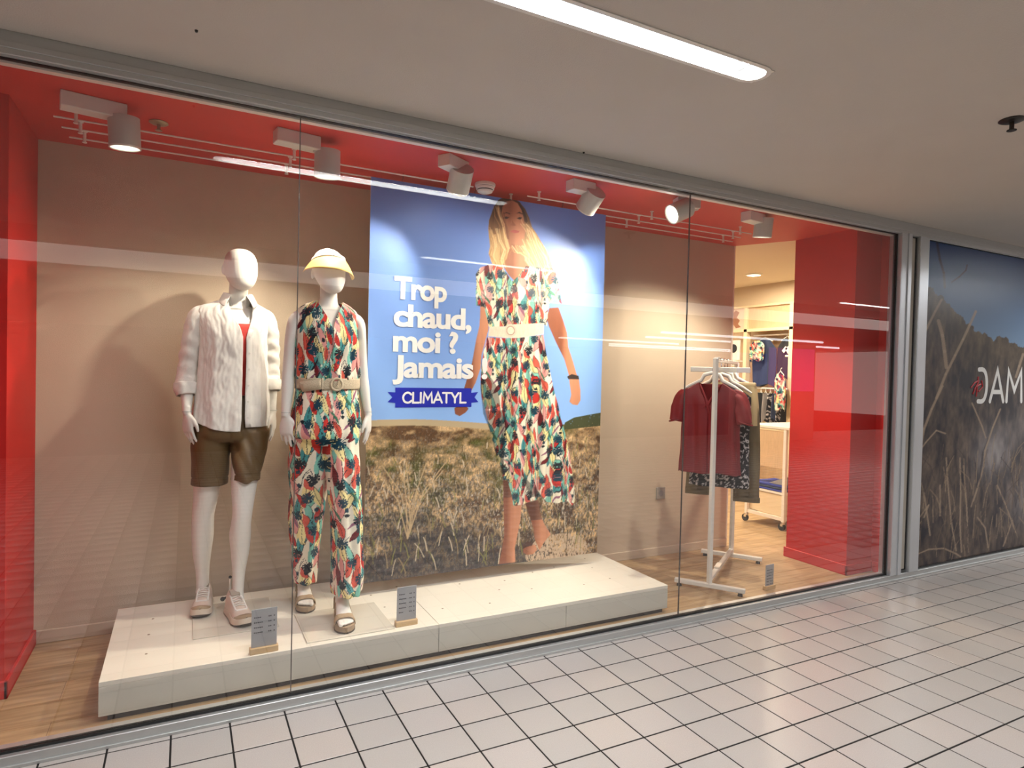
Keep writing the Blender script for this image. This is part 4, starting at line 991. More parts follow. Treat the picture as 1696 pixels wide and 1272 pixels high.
class Canvas:
    def __init__(s, w, h): s.w, s.h = w, h; s.img = np.zeros((h, w, 3)); s.Y, s.X = np.mgrid[0:h, 0:w].astype(float)
    def pts(s, P): return [(u * s.w, v * s.h) for u, v in P]
    def mask(s, P):
        P = s.pts(P); m = np.zeros((s.h, s.w), bool); n = len(P)
        for i in range(n):
            (x0, y0), (x1, y1) = P[i], P[(i + 1) % n]
            if y0 == y1: continue
            c = ((s.Y >= min(y0, y1)) & (s.Y < max(y0, y1))); m ^= c & (s.X < x0 + (s.Y - y0) * (x1 - x0) / (y1 - y0))
        return m
    def line(s, P, r, col, taper=True, alpha=1.0):
        P = s.pts(P)
        for k in range(len(P) - 1):
            (x0, y0), (x1, y1) = P[k], P[k + 1]; dx, dy = x1 - x0, y1 - y0; L2 = dx * dx + dy * dy + 1e-9
            xa, xb, ya, yb = int(max(0, min(x0, x1) - r - 2)), int(min(s.w, max(x0, x1) + r + 3)), int(max(0, min(y0, y1) - r - 2)), int(min(s.h, max(y0, y1) + r + 3))
            if xb <= xa or yb <= ya: continue
            X, Y = s.X[ya:yb, xa:xb], s.Y[ya:yb, xa:xb]; t = np.clip(((X - x0) * dx + (Y - y0) * dy) / L2, 0, 1)
            m = np.hypot(X - x0 - t * dx, Y - y0 - t * dy) < r; sub = s.img[ya:yb, xa:xb]; sub[m] = sub[m] * (1 - alpha) + np.asarray(col) * alpha
def mixc(a, b, t): t = np.asarray(t)[..., None]; return np.asarray(a) * (1 - t) + np.asarray(b) * t
PF = {'hair_back':[(0.496,0.993),(0.52,1.002),(0.561,1.004),(0.587,0.996),(0.613,0.979),(0.631,0.958),(0.645,0.933),(0.667,0.916),(0.685,0.899),(0.708,0.88),(0.726,0.86),(0.74,0.84),(0.745,0.824),(0.724,0.806),(0.721,0.78),(0.713,0.758),(0.682,0.767),(0.663,0.797),(0.645,0.817),(0.619,0.826),(0.535,0.83),(0.519,0.811),(0.486,0.807),(0.47,0.826),(0.459,0.846),(0.464,0.866),(0.459,0.889),(0.455,0.911),(0.457,0.934),(0.469,0.955),(0.481,0.974)],'hair_dark':[(0.496,0.993),(0.52,1.002),(0.561,1.004),(0.587,0.996),(0.605,0.978),(0.627,0.947),(0.614,0.938),(0.601,0.963),(0.583,0.984),(0.545,0.995),(0.517,0.983),(0.51,0.954),(0.515,0.926),(0.507,0.903),(0.479,0.898),(0.457,0.911),(0.459,0.937),(0.476,0.971)],'face':[(0.513,0.975),(0.529,0.991),(0.554,0.997),(0.579,0.991),(0.596,0.975),(0.607,0.955),(0.612,0.935),(0.618,0.92),(0.612,0.898),(0.596,0.884),(0.575,0.877),(0.554,0.88),(0.537,0.892),(0.523,0.912),(0.514,0.931),(0.51,0.957)],'neck':[(0.541,0.888),(0.608,0.898),(0.605,0.867),(0.618,0.847),(0.649,0.833),(0.628,0.816),(0.594,0.798),(0.57,0.781),(0.548,0.793),(0.527,0.812),(0.519,0.819),(0.535,0.836),(0.546,0.862)],'dress_top':[(0.47,0.819),(0.519,0.811),(0.54,0.797),(0.562,0.778),(0.57,0.781),(0.594,0.798),(0.623,0.824),(0.658,0.824),(0.705,0.824),(0.741,0.826),(0.759,0.817),(0.774,0.786),(0.793,0.725),(0.767,0.74),(0.736,0.73),(0.728,0.705),(0.725,0.662),(0.708,0.666),(0.468,0.65),(0.459,0.671),(0.446,0.702),(0.412,0.705),(0.409,0.74),(0.412,0.762),(0.407,0.787),(0.426,0.806)],'arm_l':[(0.43,0.711),(0.45,0.704),(0.463,0.677),(0.466,0.644),(0.452,0.608),(0.439,0.574),(0.436,0.539),(0.417,0.5),(0.395,0.472),(0.384,0.435),(0.39,0.43),(0.377,0.42),(0.354,0.411),(0.335,0.417),(0.332,0.432),(0.349,0.44),(0.371,0.487),(0.4,0.553),(0.415,0.614),(0.428,0.653)],'arm_r':[(0.734,0.713),(0.777,0.717),(0.801,0.681),(0.821,0.646),(0.829,0.605),(0.855,0.562),(0.872,0.529),(0.885,0.513),(0.893,0.483),(0.895,0.453),(0.881,0.439),(0.857,0.441),(0.841,0.449),(0.849,0.469),(0.839,0.505),(0.833,0.529),(0.81,0.572),(0.767,0.62),(0.734,0.662),(0.722,0.685)],'bracelet':[(0.826,0.521),(0.849,0.529),(0.882,0.524),(0.886,0.514),(0.868,0.514),(0.833,0.514)],'belt':[(0.47,0.651),(0.537,0.654),(0.574,0.661),(0.712,0.67),(0.711,0.639),(0.601,0.625),(0.539,0.623),(0.465,0.625)],'skirt':[(0.461,0.622),(0.543,0.622),(0.601,0.625),(0.709,0.637),(0.727,0.581),(0.749,0.523),(0.769,0.474),(0.789,0.436),(0.8,0.403),(0.822,0.363),(0.846,0.306),(0.864,0.244),(0.878,0.19),(0.879,0.157),(0.865,0.147),(0.846,0.161),(0.798,0.158),(0.745,0.164),(0.71,0.183),(0.698,0.173),(0.671,0.17),(0.626,0.162),(0.592,0.162),(0.58,0.2),(0.562,0.235),(0.543,0.236),(0.539,0.263),(0.505,0.315),(0.483,0.369),(0.46,0.426),(0.443,0.463),(0.437,0.501),(0.44,0.539),(0.446,0.58)],'skirt_shade':[(0.46,0.426),(0.545,0.425),(0.551,0.384),(0.548,0.324),(0.543,0.242),(0.537,0.263),(0.505,0.315),(0.483,0.369),(0.452,0.417),(0.437,0.488),(0.443,0.523),(0.481,0.514),(0.51,0.488),(0.525,0.437)],'slit':[(0.619,0.264),(0.651,0.231),(0.698,0.201),(0.745,0.164),(0.704,0.184),(0.676,0.181),(0.652,0.204),(0.634,0.232)],'leg_l':[(0.543,0.236),(0.565,0.231),(0.586,0.19),(0.595,0.16),(0.629,0.162),(0.625,0.122),(0.615,0.085),(0.603,0.044),(0.607,0.004),(0.533,0.004),(0.545,0.042),(0.554,0.085),(0.549,0.154)],'leg_r':[(0.642,0.169),(0.676,0.169),(0.704,0.173),(0.718,0.127),(0.736,0.101),(0.767,0.071),(0.749,0.058),(0.733,0.047),(0.716,0.029),(0.692,0.062),(0.685,0.094),(0.667,0.126)],'foot_r':[(0.641,0.041),(0.669,0.048),(0.698,0.044),(0.704,0.03),(0.687,0.02),(0.66,0.019),(0.641,0.028)],'sandal':[(0.636,0.049),(0.658,0.057),(0.686,0.052),(0.681,0.044),(0.658,0.043),(0.641,0.038)],'hill':[(1.004,0.417),(0.94,0.411),(0.865,0.403),(0.821,0.389),(0.817,0.368),(1.006,0.378)],'eye_l':[(0.516,0.946),(0.53,0.951),(0.545,0.95),(0.535,0.945),(0.522,0.944)],'eye_r':[(0.576,0.95),(0.589,0.955),(0.601,0.954),(0.591,0.948)],'brow_l':[(0.514,0.956),(0.53,0.963),(0.547,0.961),(0.547,0.958),(0.53,0.96)],'brow_r':[(0.571,0.963),(0.588,0.969),(0.603,0.965),(0.601,0.963),(0.587,0.965)],'nose':[(0.557,0.943),(0.568,0.934),(0.575,0.931),(0.56,0.928),(0.55,0.93),(0.556,0.935)],'mouth':[(0.548,0.912),(0.565,0.918),(0.59,0.917),(0.586,0.912),(0.569,0.909)],'shade_face':[(0.51,0.957),(0.521,0.963),(0.531,0.938),(0.544,0.913),(0.549,0.888),(0.537,0.892),(0.523,0.912),(0.514,0.931)]}
PH = [[(0.497,0.973),(0.506,0.951),(0.523,0.925),(0.532,0.892),(0.546,0.862),(0.526,0.835)],[(0.483,0.913),(0.496,0.884),(0.517,0.86),(0.506,0.833),(0.515,0.811)],[(0.472,0.889),(0.48,0.867),(0.469,0.844),(0.486,0.824)],[(0.614,0.938),(0.645,0.917),(0.669,0.882),(0.705,0.853),(0.724,0.817)],[(0.628,0.926),(0.656,0.881),(0.678,0.851),(0.706,0.821),(0.716,0.779)],[(0.609,0.877),(0.635,0.858),(0.636,0.838),(0.671,0.814)],[(0.567,0.874),(0.584,0.857),(0.618,0.852),(0.636,0.833),(0.649,0.818)],[(0.654,0.915),(0.686,0.884),(0.713,0.848),(0.727,0.828)],[(0.633,0.895),(0.661,0.861),(0.687,0.836),(0.707,0.806),(0.708,0.773)]]
GH = [(-0.01,0.881),(0.038,0.861),(0.104,0.835),(0.155,0.8),(0.243,0.762),(0.333,0.733),(0.464,0.719),(0.608,0.698)]
GS = [[(0.295,0.801),(0.263,0.756),(0.228,0.708),(0.186,0.655),(0.139,0.595),(0.093,0.52)],[(0.123,0.557),(0.07,0.486),(0.034,0.425),(0.011,0.351)],[(0.067,0.995),(0.084,0.948),(0.108,0.909),(0.116,0.864)],[(0.102,0.826),(0.07,0.787),(0.031,0.735),(0.009,0.702)],[(0.089,0.759),(0.113,0.715),(0.127,0.666),(0.141,0.616)],[(0.6,0.673),(0.577,0.631),(0.558,0.594)],[(0.466,0.483),(0.423,0.422),(0.382,0.347),(0.376,0.292),(0.352,0.238),(0.312,0.165)],[(0.293,0.504),(0.357,0.428),(0.383,0.388)],[(0.01,0.038),(0.081,0.049),(0.164,0.043),(0.234,0.018),(0.261,0.005)],[(0.007,0.351),(0.045,0.383),(0.099,0.419),(0.149,0.408)],[(0.235,0.328),(0.247,0.214),(0.249,0.115),(0.264,0.02)],[(0.158,0.331),(0.178,0.219),(0.201,0.119),(0.233,0.028)],[(0.258,0.302),(0.285,0.162),(0.304,0.016)],[(0.13,0.246),(0.136,0.149)],[(0.351,0.126),(0.4,0.087),(0.423,0.018)],[(0.016,0.145),(0.073,0.188),(0.051,0.152)],[(0.465,0.226),(0.529,0.148),(0.596,0.053)],[(0.573,0.097),(0.519,0.013)],[(0.153,0.884),(0.193,0.904),(0.229,0.928),(0.235,0.946)],[(0.046,0.227),(0.086,0.092)]]

def paint_poster():
    c = Canvas(840, 1200); r = np.random.default_rng(4); h, w = c.h, c.w; V = c.Y / h; U = c.X / w
    c.img[:] = mixc(lin((150, 194, 250)), lin((98, 132, 214)), np.clip((V - .38) / .62, 0, 1) ** .8)
    # heath
    hor = .385 + .012 * np.sin(U * 5 + 1) + .010 * (U > .8)
    big = fnoise(h, w, 90, 240, r, 3); mid = fnoise(h, w, 24, 40, r, 4); fine = fnoise(h, w, 7, 3.2, r, 3); sp = r.random((h, w))
    depth = np.clip((hor - V) / .39, 0, 1)
    g = mixc(lin((222, 186, 136)), lin((104, 74, 46)), np.clip(mid * 3.4 - 1.2, 0, 1)) * (.7 + .8 * r.random((h, w)).repeat(2, 0)[:h][..., None])
    dark = np.clip((fine - .49) * 11, 0, 1) * np.clip(.25 + depth * 1.3, 0, 1); g = g * (1 - .88 * dark[..., None])
    green = .8 * np.clip((big - .58) * 9, 0, 1) * np.clip(mid * 2.4 - .8, 0, 1); g = g * (1 - green[..., None]) + (lin((104, 112, 44)) * (0.35 + fine[..., None])) * green[..., None]
    lights = (np.clip((fine - .58) * 9, 0, 1) * np.clip(depth * 2, 0, 1))[..., None]; g = g * (1 - lights) + lin((206, 192, 172)) * lights
    fleck = np.clip((fnoise(h, w, 9, 5, r, 2) - .52) * 14, 0, 1) * np.clip(depth * 2.2, 0, 1); g = g * (.92 - .60 * fleck[..., None])
    shade = np.clip((depth - .60) * 4 + (big - .5) * 2.5, 0, 1) * (U < .76); g = g * (1 - .8 * shade[..., None]) + lin((52, 60, 84)) * .25 * shade[..., None]
    g[(sp > .9965) & (depth > .05) & (depth < .7)] = lin((236, 228, 214))
    gm = V < hor; c.img[gm] = g[gm]
    band = (np.abs(V - hor) < .008) & (U < .5); c.img[band] = lin((196, 176, 140))
    pathm = (((U - .80) / .15) ** 2 + ((V - .02) / .05) ** 2 < 1) & (fine > .42); c.img[pathm] = lin((196, 172, 146))
    for k in range(420):
        x, y = r.random(), r.random() * .34; L = .012 + .03 * (1 - y / .36); a = r.normal(0, .35)
        c.line([(x, y), (x + a * L * .6, y + L * .6), (x + a * L * 1.3, y + L)], r.uniform(.8, 1.7), [lin((214, 198, 170)), lin((150, 130, 96)), lin((84, 70, 44)), lin((128, 126, 66))][k % 4])
    for (x, y) in ((.16, .10), (.17, .12)):
        for a in (-.5, -.1, .25, .6): c.line([(x, y), (x + a * .08, y + .10), (x + a * .22, y + .17)], 1.6, lin((196, 170, 130)))
    c.img[c.mask(PF['hill']) & (fine > .2)] = lin((74, 80, 52))
    P = PF; skin = lin((206, 142, 108)); skind = lin((140, 82, 58))
    hairn = fnoise(h, w, 60, 5, r, 3)
    m = c.mask(P['hair_back']); t = np.clip((.98 - V) / .16, 0, 1); hc = mixc(lin((92, 60, 40)), lin((226, 188, 132)), t) * (.45 + 1.0 * hairn[..., None]); c.img[m] = hc[m]
    legn = fnoise(h, w, 120, 14, r, 2)
    for nm in ('leg_r', 'foot_r', 'leg_l', 'neck', 'arm_l', 'arm_r', 'face'):
        m = c.mask(P[nm]); ctr = c.X[m].mean(); k = np.clip((c.X - ctr) / 30 + .45, 0, 1)
        if nm in ('neck', 'face'): k = np.clip(k * .6 + .25, 0, 1)
        col = mixc(skind, skin, k) * (.85 + .3 * legn[..., None]); c.img[m] = col[m]
        if nm == 'leg_r': c.img[m & (V > .115)] *= .42
        if nm == 'leg_l': c.img[m & (V > .185)] *= .5
        if nm == 'face':
            c.img[c.mask(P['shade_face'])] = lin((128, 76, 54))
            for e in ('eye_l', 'eye_r'): c.img[c.mask(P[e])] = lin((44, 28, 24))
            for e in ('brow_l', 'brow_r'): c.img[c.mask(P[e])] = lin((74, 46, 34))
            c.img[c.mask(P['nose'])] = lin((150, 92, 68)); c.img[c.mask(P['mouth'])] = lin((176, 84, 80))
    # fingers
    m = c.mask(P['hair_dark']) & ~c.mask(P['face']); hd = mixc(lin((60, 36, 26)), lin((134, 98, 66)), np.clip((.97 - V) / .08, 0, 1)) * (.5 + .9 * hairn[..., None]); c.img[m] = hd[m]
    for i, l in enumerate(PH):
        for q in range(9):
            dx = r.normal(0, .012); c.line([(a + dx + r.normal(0, .002), b_ + r.normal(0, .003)) for a, b_ in l], r.uniform(.9, 2.0), [lin((240, 210, 160)), lin((216, 178, 126)), lin((170, 126, 82))][q % 3], alpha=.6)
    # dress: leaf print, slightly drawn along the folds
    wob = fnoise(h, w, 300, 40, r, 2) * 46
    sw = sample(LEAVES, (c.X * 1.84 * 1.05 + wob * 2) / 1000, (c.Y * 1.84 * .9 + 20) / 1000, 900)
    folds = fnoise(h, w, 420, 9, r, 2)
    for nm in ('dress_top', 'skirt'):
        m = c.mask(P[nm]); col = sw * np.clip(.55 + .95 * folds, .5, 1.15)[..., None]; c.img[m] = col[m]
    for l in PH[3:6]:
        for q in range(5):
            dx = r.normal(0, .010); c.line([(a + dx, b_) for a, b_ in l], r.uniform(.9, 1.8), [lin((240, 210, 160)), lin((206, 166, 112))][q % 2], alpha=.7)
    c.img[c.mask(P['skirt_shade'])] *= .38; c.img[c.mask(P['slit'])] *= .35
    m = c.mask(P['belt']); c.img[m] = (lin((238, 218, 194)) * (.9 + .2 * fine[..., None]))[m]
    bx, by = .400, .617
    bx, by = (np.array(P['belt']).mean(0)); rr = np.hypot((U - bx + .015) * 1.548, (V - by) * 2.216); c.img[(rr < .040) & (rr > .027)] = lin((232, 206, 184)); c.img[(rr < .028) & (rr > .024)] = lin((150, 110, 90))
    c.img[c.mask(P['bracelet'])] = lin((62, 50, 46)); c.img[c.mask(P['sandal'])] = lin((70, 36, 28))
    return c.img.reshape(600, 2, 420, 2, 3).mean((1, 3))
def print_panel(name, img, x0, x1, z0, z1, y, matn, parent, wave=None):
    h, w = img.shape[:2]; X, Z = np.meshgrid(np.linspace(x0, x1, w), np.linspace(z0, z1, h)); Yv = np.full_like(X, y)
    if wave is not None: Yv = Yv + wave(X, Z)
    V = np.stack([X, Yv, Z], -1).transpose(1, 0, 2); me = np_mesh(name, V.reshape(-1, 3), grid_faces(w, h)); set_print(me, img.transpose(1, 0, 2).reshape(-1, 3))
    return link_mesh(name, me, matn, parent, False)
vcol_mat('poster_print', 0.42, 0.5)
vcol_mat('film_print', 0.35, 0.4)
PX = (.886, 2.434, .272, 2.488)
t = thing('hanging_poster', 'tall hanging poster of a walking woman in leaf print dress under blue sky', 'poster', (1.66, .62, .272))
print_panel('printed_sheet', paint_poster(), PX[0], PX[1], PX[2], PX[3], .6195, 'poster_print', t)
MB().box(PX[0], PX[1], .6200, .6245, PX[2], PX[3]).build('backing_sheet', 'white_paint', t)
for x in (1.06, 1.38, 1.50, 2.10):
    MB().tube([(x, .622, 2.484), (x, .622, 2.50), (x + .006, .622, 2.505), (x + .006, .622, ZC)], .0016, 6).build('hook', 'dark_metal', t)

# ---- lettering
def text_obj(body, x, z, height, y, width=None, off=.018, mname='lettering_white', parent=None, name='lettering', capref=.70):
    cu = bpy.data.curves.new('txt', 'FONT'); cu.body = body; cu.size = 1.0; cu.offset = off; cu.extrude = .0012; cu.resolution_u = 4; cu.space_character = .93
    o = bpy.data.objects.new('txt', cu); COL.objects.link(o); dg = bpy.context.evaluated_depsgraph_get(); me = bpy.data.meshes.new_from_object(o.evaluated_get(dg)); bpy.data.objects.remove(o); bpy.data.curves.remove(cu)
    P = co_of(me); k = height / capref; xmin, xmax = P[:, 0].min(), P[:, 0].max(); kx = (width / (xmax - xmin)) if width else k
    Q_ = np.stack([x + (P[:, 0] - xmin) * kx, y - P[:, 2] * .2, z + P[:, 1] * k], -1); me.vertices.foreach_set('co', Q_.astype(np.float32).ravel()); me.update()
    return link_mesh(name, me, mname, parent)
for body, z, wd in (('Trop', 1.845, .312), ('chaud,', 1.692, .47), ('moi ?', 1.552, .388), ('Jamais !', 1.408, .580)):
    text_obj(body, 1.026, z, .118, .617, wd, .032, parent=t)
rb = [(1.001, 1.323), (1.045, 1.320), (1.045, 1.347), (1.505, 1.347), (1.505, 1.320), (1.549, 1.326), (1.526, 1.294), (1.552, 1.266), (1.507, 1.262), (1.507, 1.238), (1.046, 1.236), (1.046, 1.262), (1.002, 1.266), (1.029, 1.293)]
rib = MB().prism(rb, lambda a, b, d: Vector((a, d, b)), .6192, .6180).build('ribbon_banner', 'ribbon_blue', t)
# stroke letters with round ends: strokes in a unit box
GLY = {'C': [[(.85, .82), (.6, 1), (.3, .95), (.08, .7), (.05, .4), (.2, .1), (.5, 0), (.75, .07), (.88, .2)]], 'L': [[(.1, 1), (.1, 0), (.7, 0)]], 'I': [[(.1, 1), (.1, 0)]],
       'M': [[(.05, 0), (.12, 1), (.5, .35), (.88, 1), (.95, 0)]], 'A': [[(.02, 0), (.45, 1), (.88, 0)], [(.2, .3), (.7, .3)]], 'T': [[(.02, 1), (.82, 1)], [(.42, 1), (.42, 0)]],
       'Y': [[(.05, 1), (.42, .45), (.8, 1)], [(.42, .45), (.42, 0)]], 'R': [[(.1, 0), (.1, 1), (.55, 1), (.75, .85), (.75, .65), (.55, .48), (.1, .48)], [(.45, .48), (.78, 0)]],
       'O': [[(.02, 1), (.38, 1), (.62, .9), (.76, .66), (.76, .34), (.62, .1), (.38, 0), (.02, 0)]]}
ADV = {'C': .95, 'L': .80, 'I': .34, 'M': 1.12, 'A': .95, 'T': .92, 'Y': .92, 'R': .95, 'O': .98}
def ribbon_letter(ch, x, z, w, h, y, th, mname, parent, name='letter', dy=.0008):
    b = MB()
    for si, st in enumerate(GLY[ch]):
        P = [(x + a * w, z + c * h) for a, c in st]
        if ch in 'CO': P = [tuple(p) for p in catmull(P, 5)]
        n = len(P); L, R_ = [], []; r = th / 2; yy = y - si * .0001
        def nrm(p, q): dx, dz = q[0] - p[0], q[1] - p[1]; l = math.hypot(dx, dz) or 1; return -dz / l, dx / l
        for k in range(n):
            n0 = nrm(P[max(k - 1, 0)], P[max(k - 1, 0) + 1]); n1 = nrm(P[min(k, n - 2)], P[min(k, n - 2) + 1]); mx, mz = n0[0] + n1[0], n0[1] + n1[1]; l = math.hypot(mx, mz) or 1; mx, mz = mx / l, mz / l
            kk = r / max(.45, mx * n1[0] + mz * n1[1]); L.append((P[k][0] + mx * kk, P[k][1] + mz * kk)); R_.append((P[k][0] - mx * kk, P[k][1] - mz * kk))
        def cap(c, nv, sg):
            a0 = math.atan2(nv[1], nv[0]); return [(c[0] + r * math.cos(a0 + sg * PI * q / 8), c[1] + r * math.sin(a0 + sg * PI * q / 8)) for q in range(9)]
        vl = [[b.bm.verts.new((p[0], yy - d, p[1])) for p in L] for d in (0, dy)]; vr = [[b.bm.verts.new((p[0], yy - d, p[1])) for p in R_] for d in (0, dy)]
        for k in range(n - 1):
            b.bm.faces.new((vl[1][k], vl[1][k + 1], vr[1][k + 1], vr[1][k])); b.bm.faces.new((vl[0][k], vl[1][k], vl[1][k + 1], vl[0][k + 1])); b.bm.faces.new((vr[0][k], vr[1][k], vr[1][k + 1], vr[0][k + 1]))
        for c, nv, sg in ((P[0], nrm(P[0], P[1]), 1), (P[-1], nrm(P[-2], P[-1]), -1)):
            b.bm.faces.new([b.bm.verts.new((p[0], yy - dy, p[1])) for p in cap(c, nv, sg)])
    return b.build(name, mname, parent)
word = 'CLIMATYL'; tot = sum(ADV[c] for c in word) - .15; sc_w = .379 / tot; x = 1.088
for ch in word:
    ribbon_letter(ch, x, 1.263, sc_w, .056, .6178, .0115, 'lettering_white', rib); x += ADV[ch] * sc_w

# ---- printed film on the right hand window
def paint_film():
    c = Canvas(520, 960); r = np.random.default_rng(9); h, w = c.h, c.w; V = c.Y / h; U = c.X / w
    c.img[:] = mixc(lin((120, 152, 184)), lin((30, 66, 122)), np.clip((V - .70) / .30, 0, 1))
    gx = [p[0] for p in GH]; gy = [p[1] for p in GH]; hz = np.interp(U, [0] + gx + [1], [gy[0]] + gy + [.60]) + (fnoise(h, w, 30, 14, r, 3) - .5) * .05
    big = fnoise(h, w, 130, 120, r, 3); mid = fnoise(h, w, 50, 12, r, 4); fine = fnoise(h, w, 12, 4, r, 3)
    g = mixc(lin((28, 26, 40)), lin((112, 96, 84)), np.clip(mid * 1.6 - .45 + (big - .5) * .7, 0, 1)); top = np.clip((V - hz + .16) / .16, 0, 1)
    g = g * (1 - .55 * top[..., None]) + lin((92, 78, 52)) * .5 * top[..., None] * (.5 + mid[..., None]); g *= (.65 + .7 * fine[..., None])
    bl = np.exp(-(((U - .44) / .12) ** 2 + ((V - .33) / .08) ** 2)) + .7 * np.exp(-(((U - .68) / .14) ** 2 + ((V - .17) / .08) ** 2)) + .5 * np.exp(-(((U - .75) / .2) ** 2 + ((V - .42) / .07) ** 2)); k = np.clip(bl * (.3 + mid), 0, 1)[..., None] * .75
    g = g * (1 - k) + lin((178, 172, 172)) * k; m = V < hz; c.img[m] = g[m]
    for i, l in enumerate(GS):
        c.line(l, [3.6, 3.2, 3.4, 3.0, 5.0, 4, 2.6][i] if i < 7 else 2.0, lin((36, 26, 44)) if i in (2, 18) else lin((176, 154, 130)), alpha=.75)
    for k in range(240):
        x, y = r.random(), r.random() * .30; a = r.normal(0, .5); L = r.uniform(.03, .12); c.line([(x, y), (x + a * L * .3, y + L * .6), (x + a * L * .9, y + L)], r.uniform(.7, 1.3), [lin((160, 138, 112)), lin((110, 92, 76)), lin((54, 44, 50))][k % 3], alpha=.7)
    for (u, v) in ((.30, .80), (.27, .77), (.33, .83)):
        pass
    return c.img.reshape(480, 2, 260, 2, 3).mean((1, 3))
t = thing('printed_window_film', 'printed window film of dark dry grass under blue sky, right of the posts', 'window film', (6.08, 0, .054))
print_panel('printed_sheet', paint_film(), 4.862, 7.302, .054, 2.50, -.0045, 'film_print', t)
MB().box(4.862, 7.302, -.004, .004, .054, 2.50).build('backing_pane', 'soffit_grey', t)
x = 5.655; hL = .255; zL = 1.302
for ch in 'OAMART':
    ribbon_letter(ch, x, zL, {'O': .16, 'A': .235, 'M': .265, 'R': .22, 'T': .22}[ch], hL, -.0048, .036, 'lettering_white', t, dy=.001); x += {'O': .175, 'A': .245, 'M': .315, 'R': .22, 'T': .22}[ch]
b = MB()
for P in ([(5.55, 1.41), (5.60, 1.45), (5.66, 1.47)], [(5.58, 1.36), (5.62, 1.42), (5.69, 1.44)], [(5.60, 1.40), (5.66, 1.46)], [(5.66, 1.38), (5.72, 1.42), (5.70, 1.47)], [(5.63, 1.34), (5.65, 1.50)]):
    b.tube([(a, -.0052, c) for a, c in P], .006, 6)
b.build('brush_mark', 'swoosh_red', t)
# ------------------------------------------------------------------ CLOTHES RACK AND ITS GARMENTS
D1, D2 = Vector((.58, -.82, 0)).normalized(), Vector((.82, .57, 0)).normalized()
RO = Vector((3.09, .27, 0)); RB = Vector((3.775, .735, 0))
def at(p, z): return Vector((p.x, p.y, z))
t = thing('clothes_rack', 'white steel clothes rack with two posts and four flat feet on the wood floor', 'clothes rack', (3.43, .5, ZI))
MB().bar(at(RO, ZI + .02), at(RO, 1.572), .028, .028, .003).build('post', 'white_paint', t)
MB().bar(at(RB, ZI + .02), at(RB, 1.56), .028, .028, .003).build('post', 'white_paint', t)
for c in (RO, RB):
    f = MB().bar(at(c - D1 * .225, ZI + .035), at(c + D1 * .225, ZI + .035), .036, .028, .003).build('foot_bar', 'white_paint', t)
    for s_ in (-1, 1):
        q = c + D1 * .195 * s_; MB().cyl(at(q, ZI), at(q, ZI + .021), .017, .013, 14).build('rubber_foot', 'black_rubber', f)
MB().bar(at(RO, ZI + .075), at(RB, ZI + .075), .032, .024, .003).build('base_bar', 'white_paint', t)
mid = RO + (RB - RO) * .36
MB().bar(at(mid - D2 * .07, ZI + .090), at(mid + D2 * .07, ZI + .090), .036, .008, .002).build('base_bracket', 'steel_cream', t)
MB().bar(at(RO, 1.557), at(RB, 1.557), .022, .022, .002).build('hanging_rail', 'white_paint', t)
cb = RO + D2 * .16
MB().bar(at(cb - D1 * .195, 1.497), at(cb + D1 * .195, 1.497), .018, .034, .003).build('cross_bar', 'white_paint', t)
MB().bar(at(RO + D1 * .01, 1.575), at(RO + D2 * .05, 1.575), .034, .006, .001).build('post_cap', 'white_paint', t)
RZ = math.atan2(D1.y, D1.x)
def local_thing(name, label, cat, along, group=None):
    p = RO + D2 * along; o = thing(name, label, cat, (p.x, p.y, 0), RZ, group); o['local'] = 1; return o
def hanger(along, z0, label, half=.20, mname='plastic_white', cx=-.04, hookx=0.0):
    o = local_thing('clothes_hanger', label, 'hanger', along)
    MB().tube([(cx - half, 0, z0 - .095), (cx - half * .75, 0, z0 - .062), (cx - half * .35, 0, z0 - .022), (cx - .05, 0, z0 + .015), (cx, 0, z0 + .030), (cx + .05, 0, z0 + .015), (cx + half * .35, 0, z0 - .022), (cx + half * .75, 0, z0 - .062), (cx + half, 0, z0 - .095)],
              [.006, .010, .013, .014, .013, .014, .013, .010, .006], 10).build('shoulder_bar', mname, o, True)
    P = [(cx, 0, z0 + .03), (cx, 0, z0 + .06)] + [(cx + .5 * (0 - cx) * 0 + .022 * math.sin(a), .022 - .022 * math.cos(a), z0 + .085 + 0 * a) for a in ()]
    P = [(cx, 0, z0 + .03), (cx, .0, z0 + .055), (cx * .6, .0, z0 + .075)]
    top = 1.557 + .014
    P += [(cx * .2, 0, top - .03), (0 - .014, 0, top - .012), (-.010, 0, top), (0, 0, top + .005), (.011, 0, top), (.014, 0, top - .014)]
    MB().tube(P, .0035, 8).build('hook', 'chrome', o, True); del o['local']; return o
def drape(secs, hemf, topf, fn, nu, nv):
    S = catmull(secs, 8); zs = S[:, 2]; V = np.zeros((nu, nv, 3))
    for i in range(nu):
        a = 2 * PI * i / (nu - 1)
        for j in range(nv):
            z0, z1 = hemf(a), topf(a); z = z0 + (z1 - z0) * j / (nv - 1); cx, cy, rx, ry = (np.interp(z, zs, S[:, q]) for q in (0, 1, 3, 4)); d = fn(a, z)
            V[i, j] = (cx + (rx + d * .5) * math.copysign(abs(math.sin(a)) ** .85, math.sin(a)), cy - (ry + d) * math.cos(a), z)
    return V
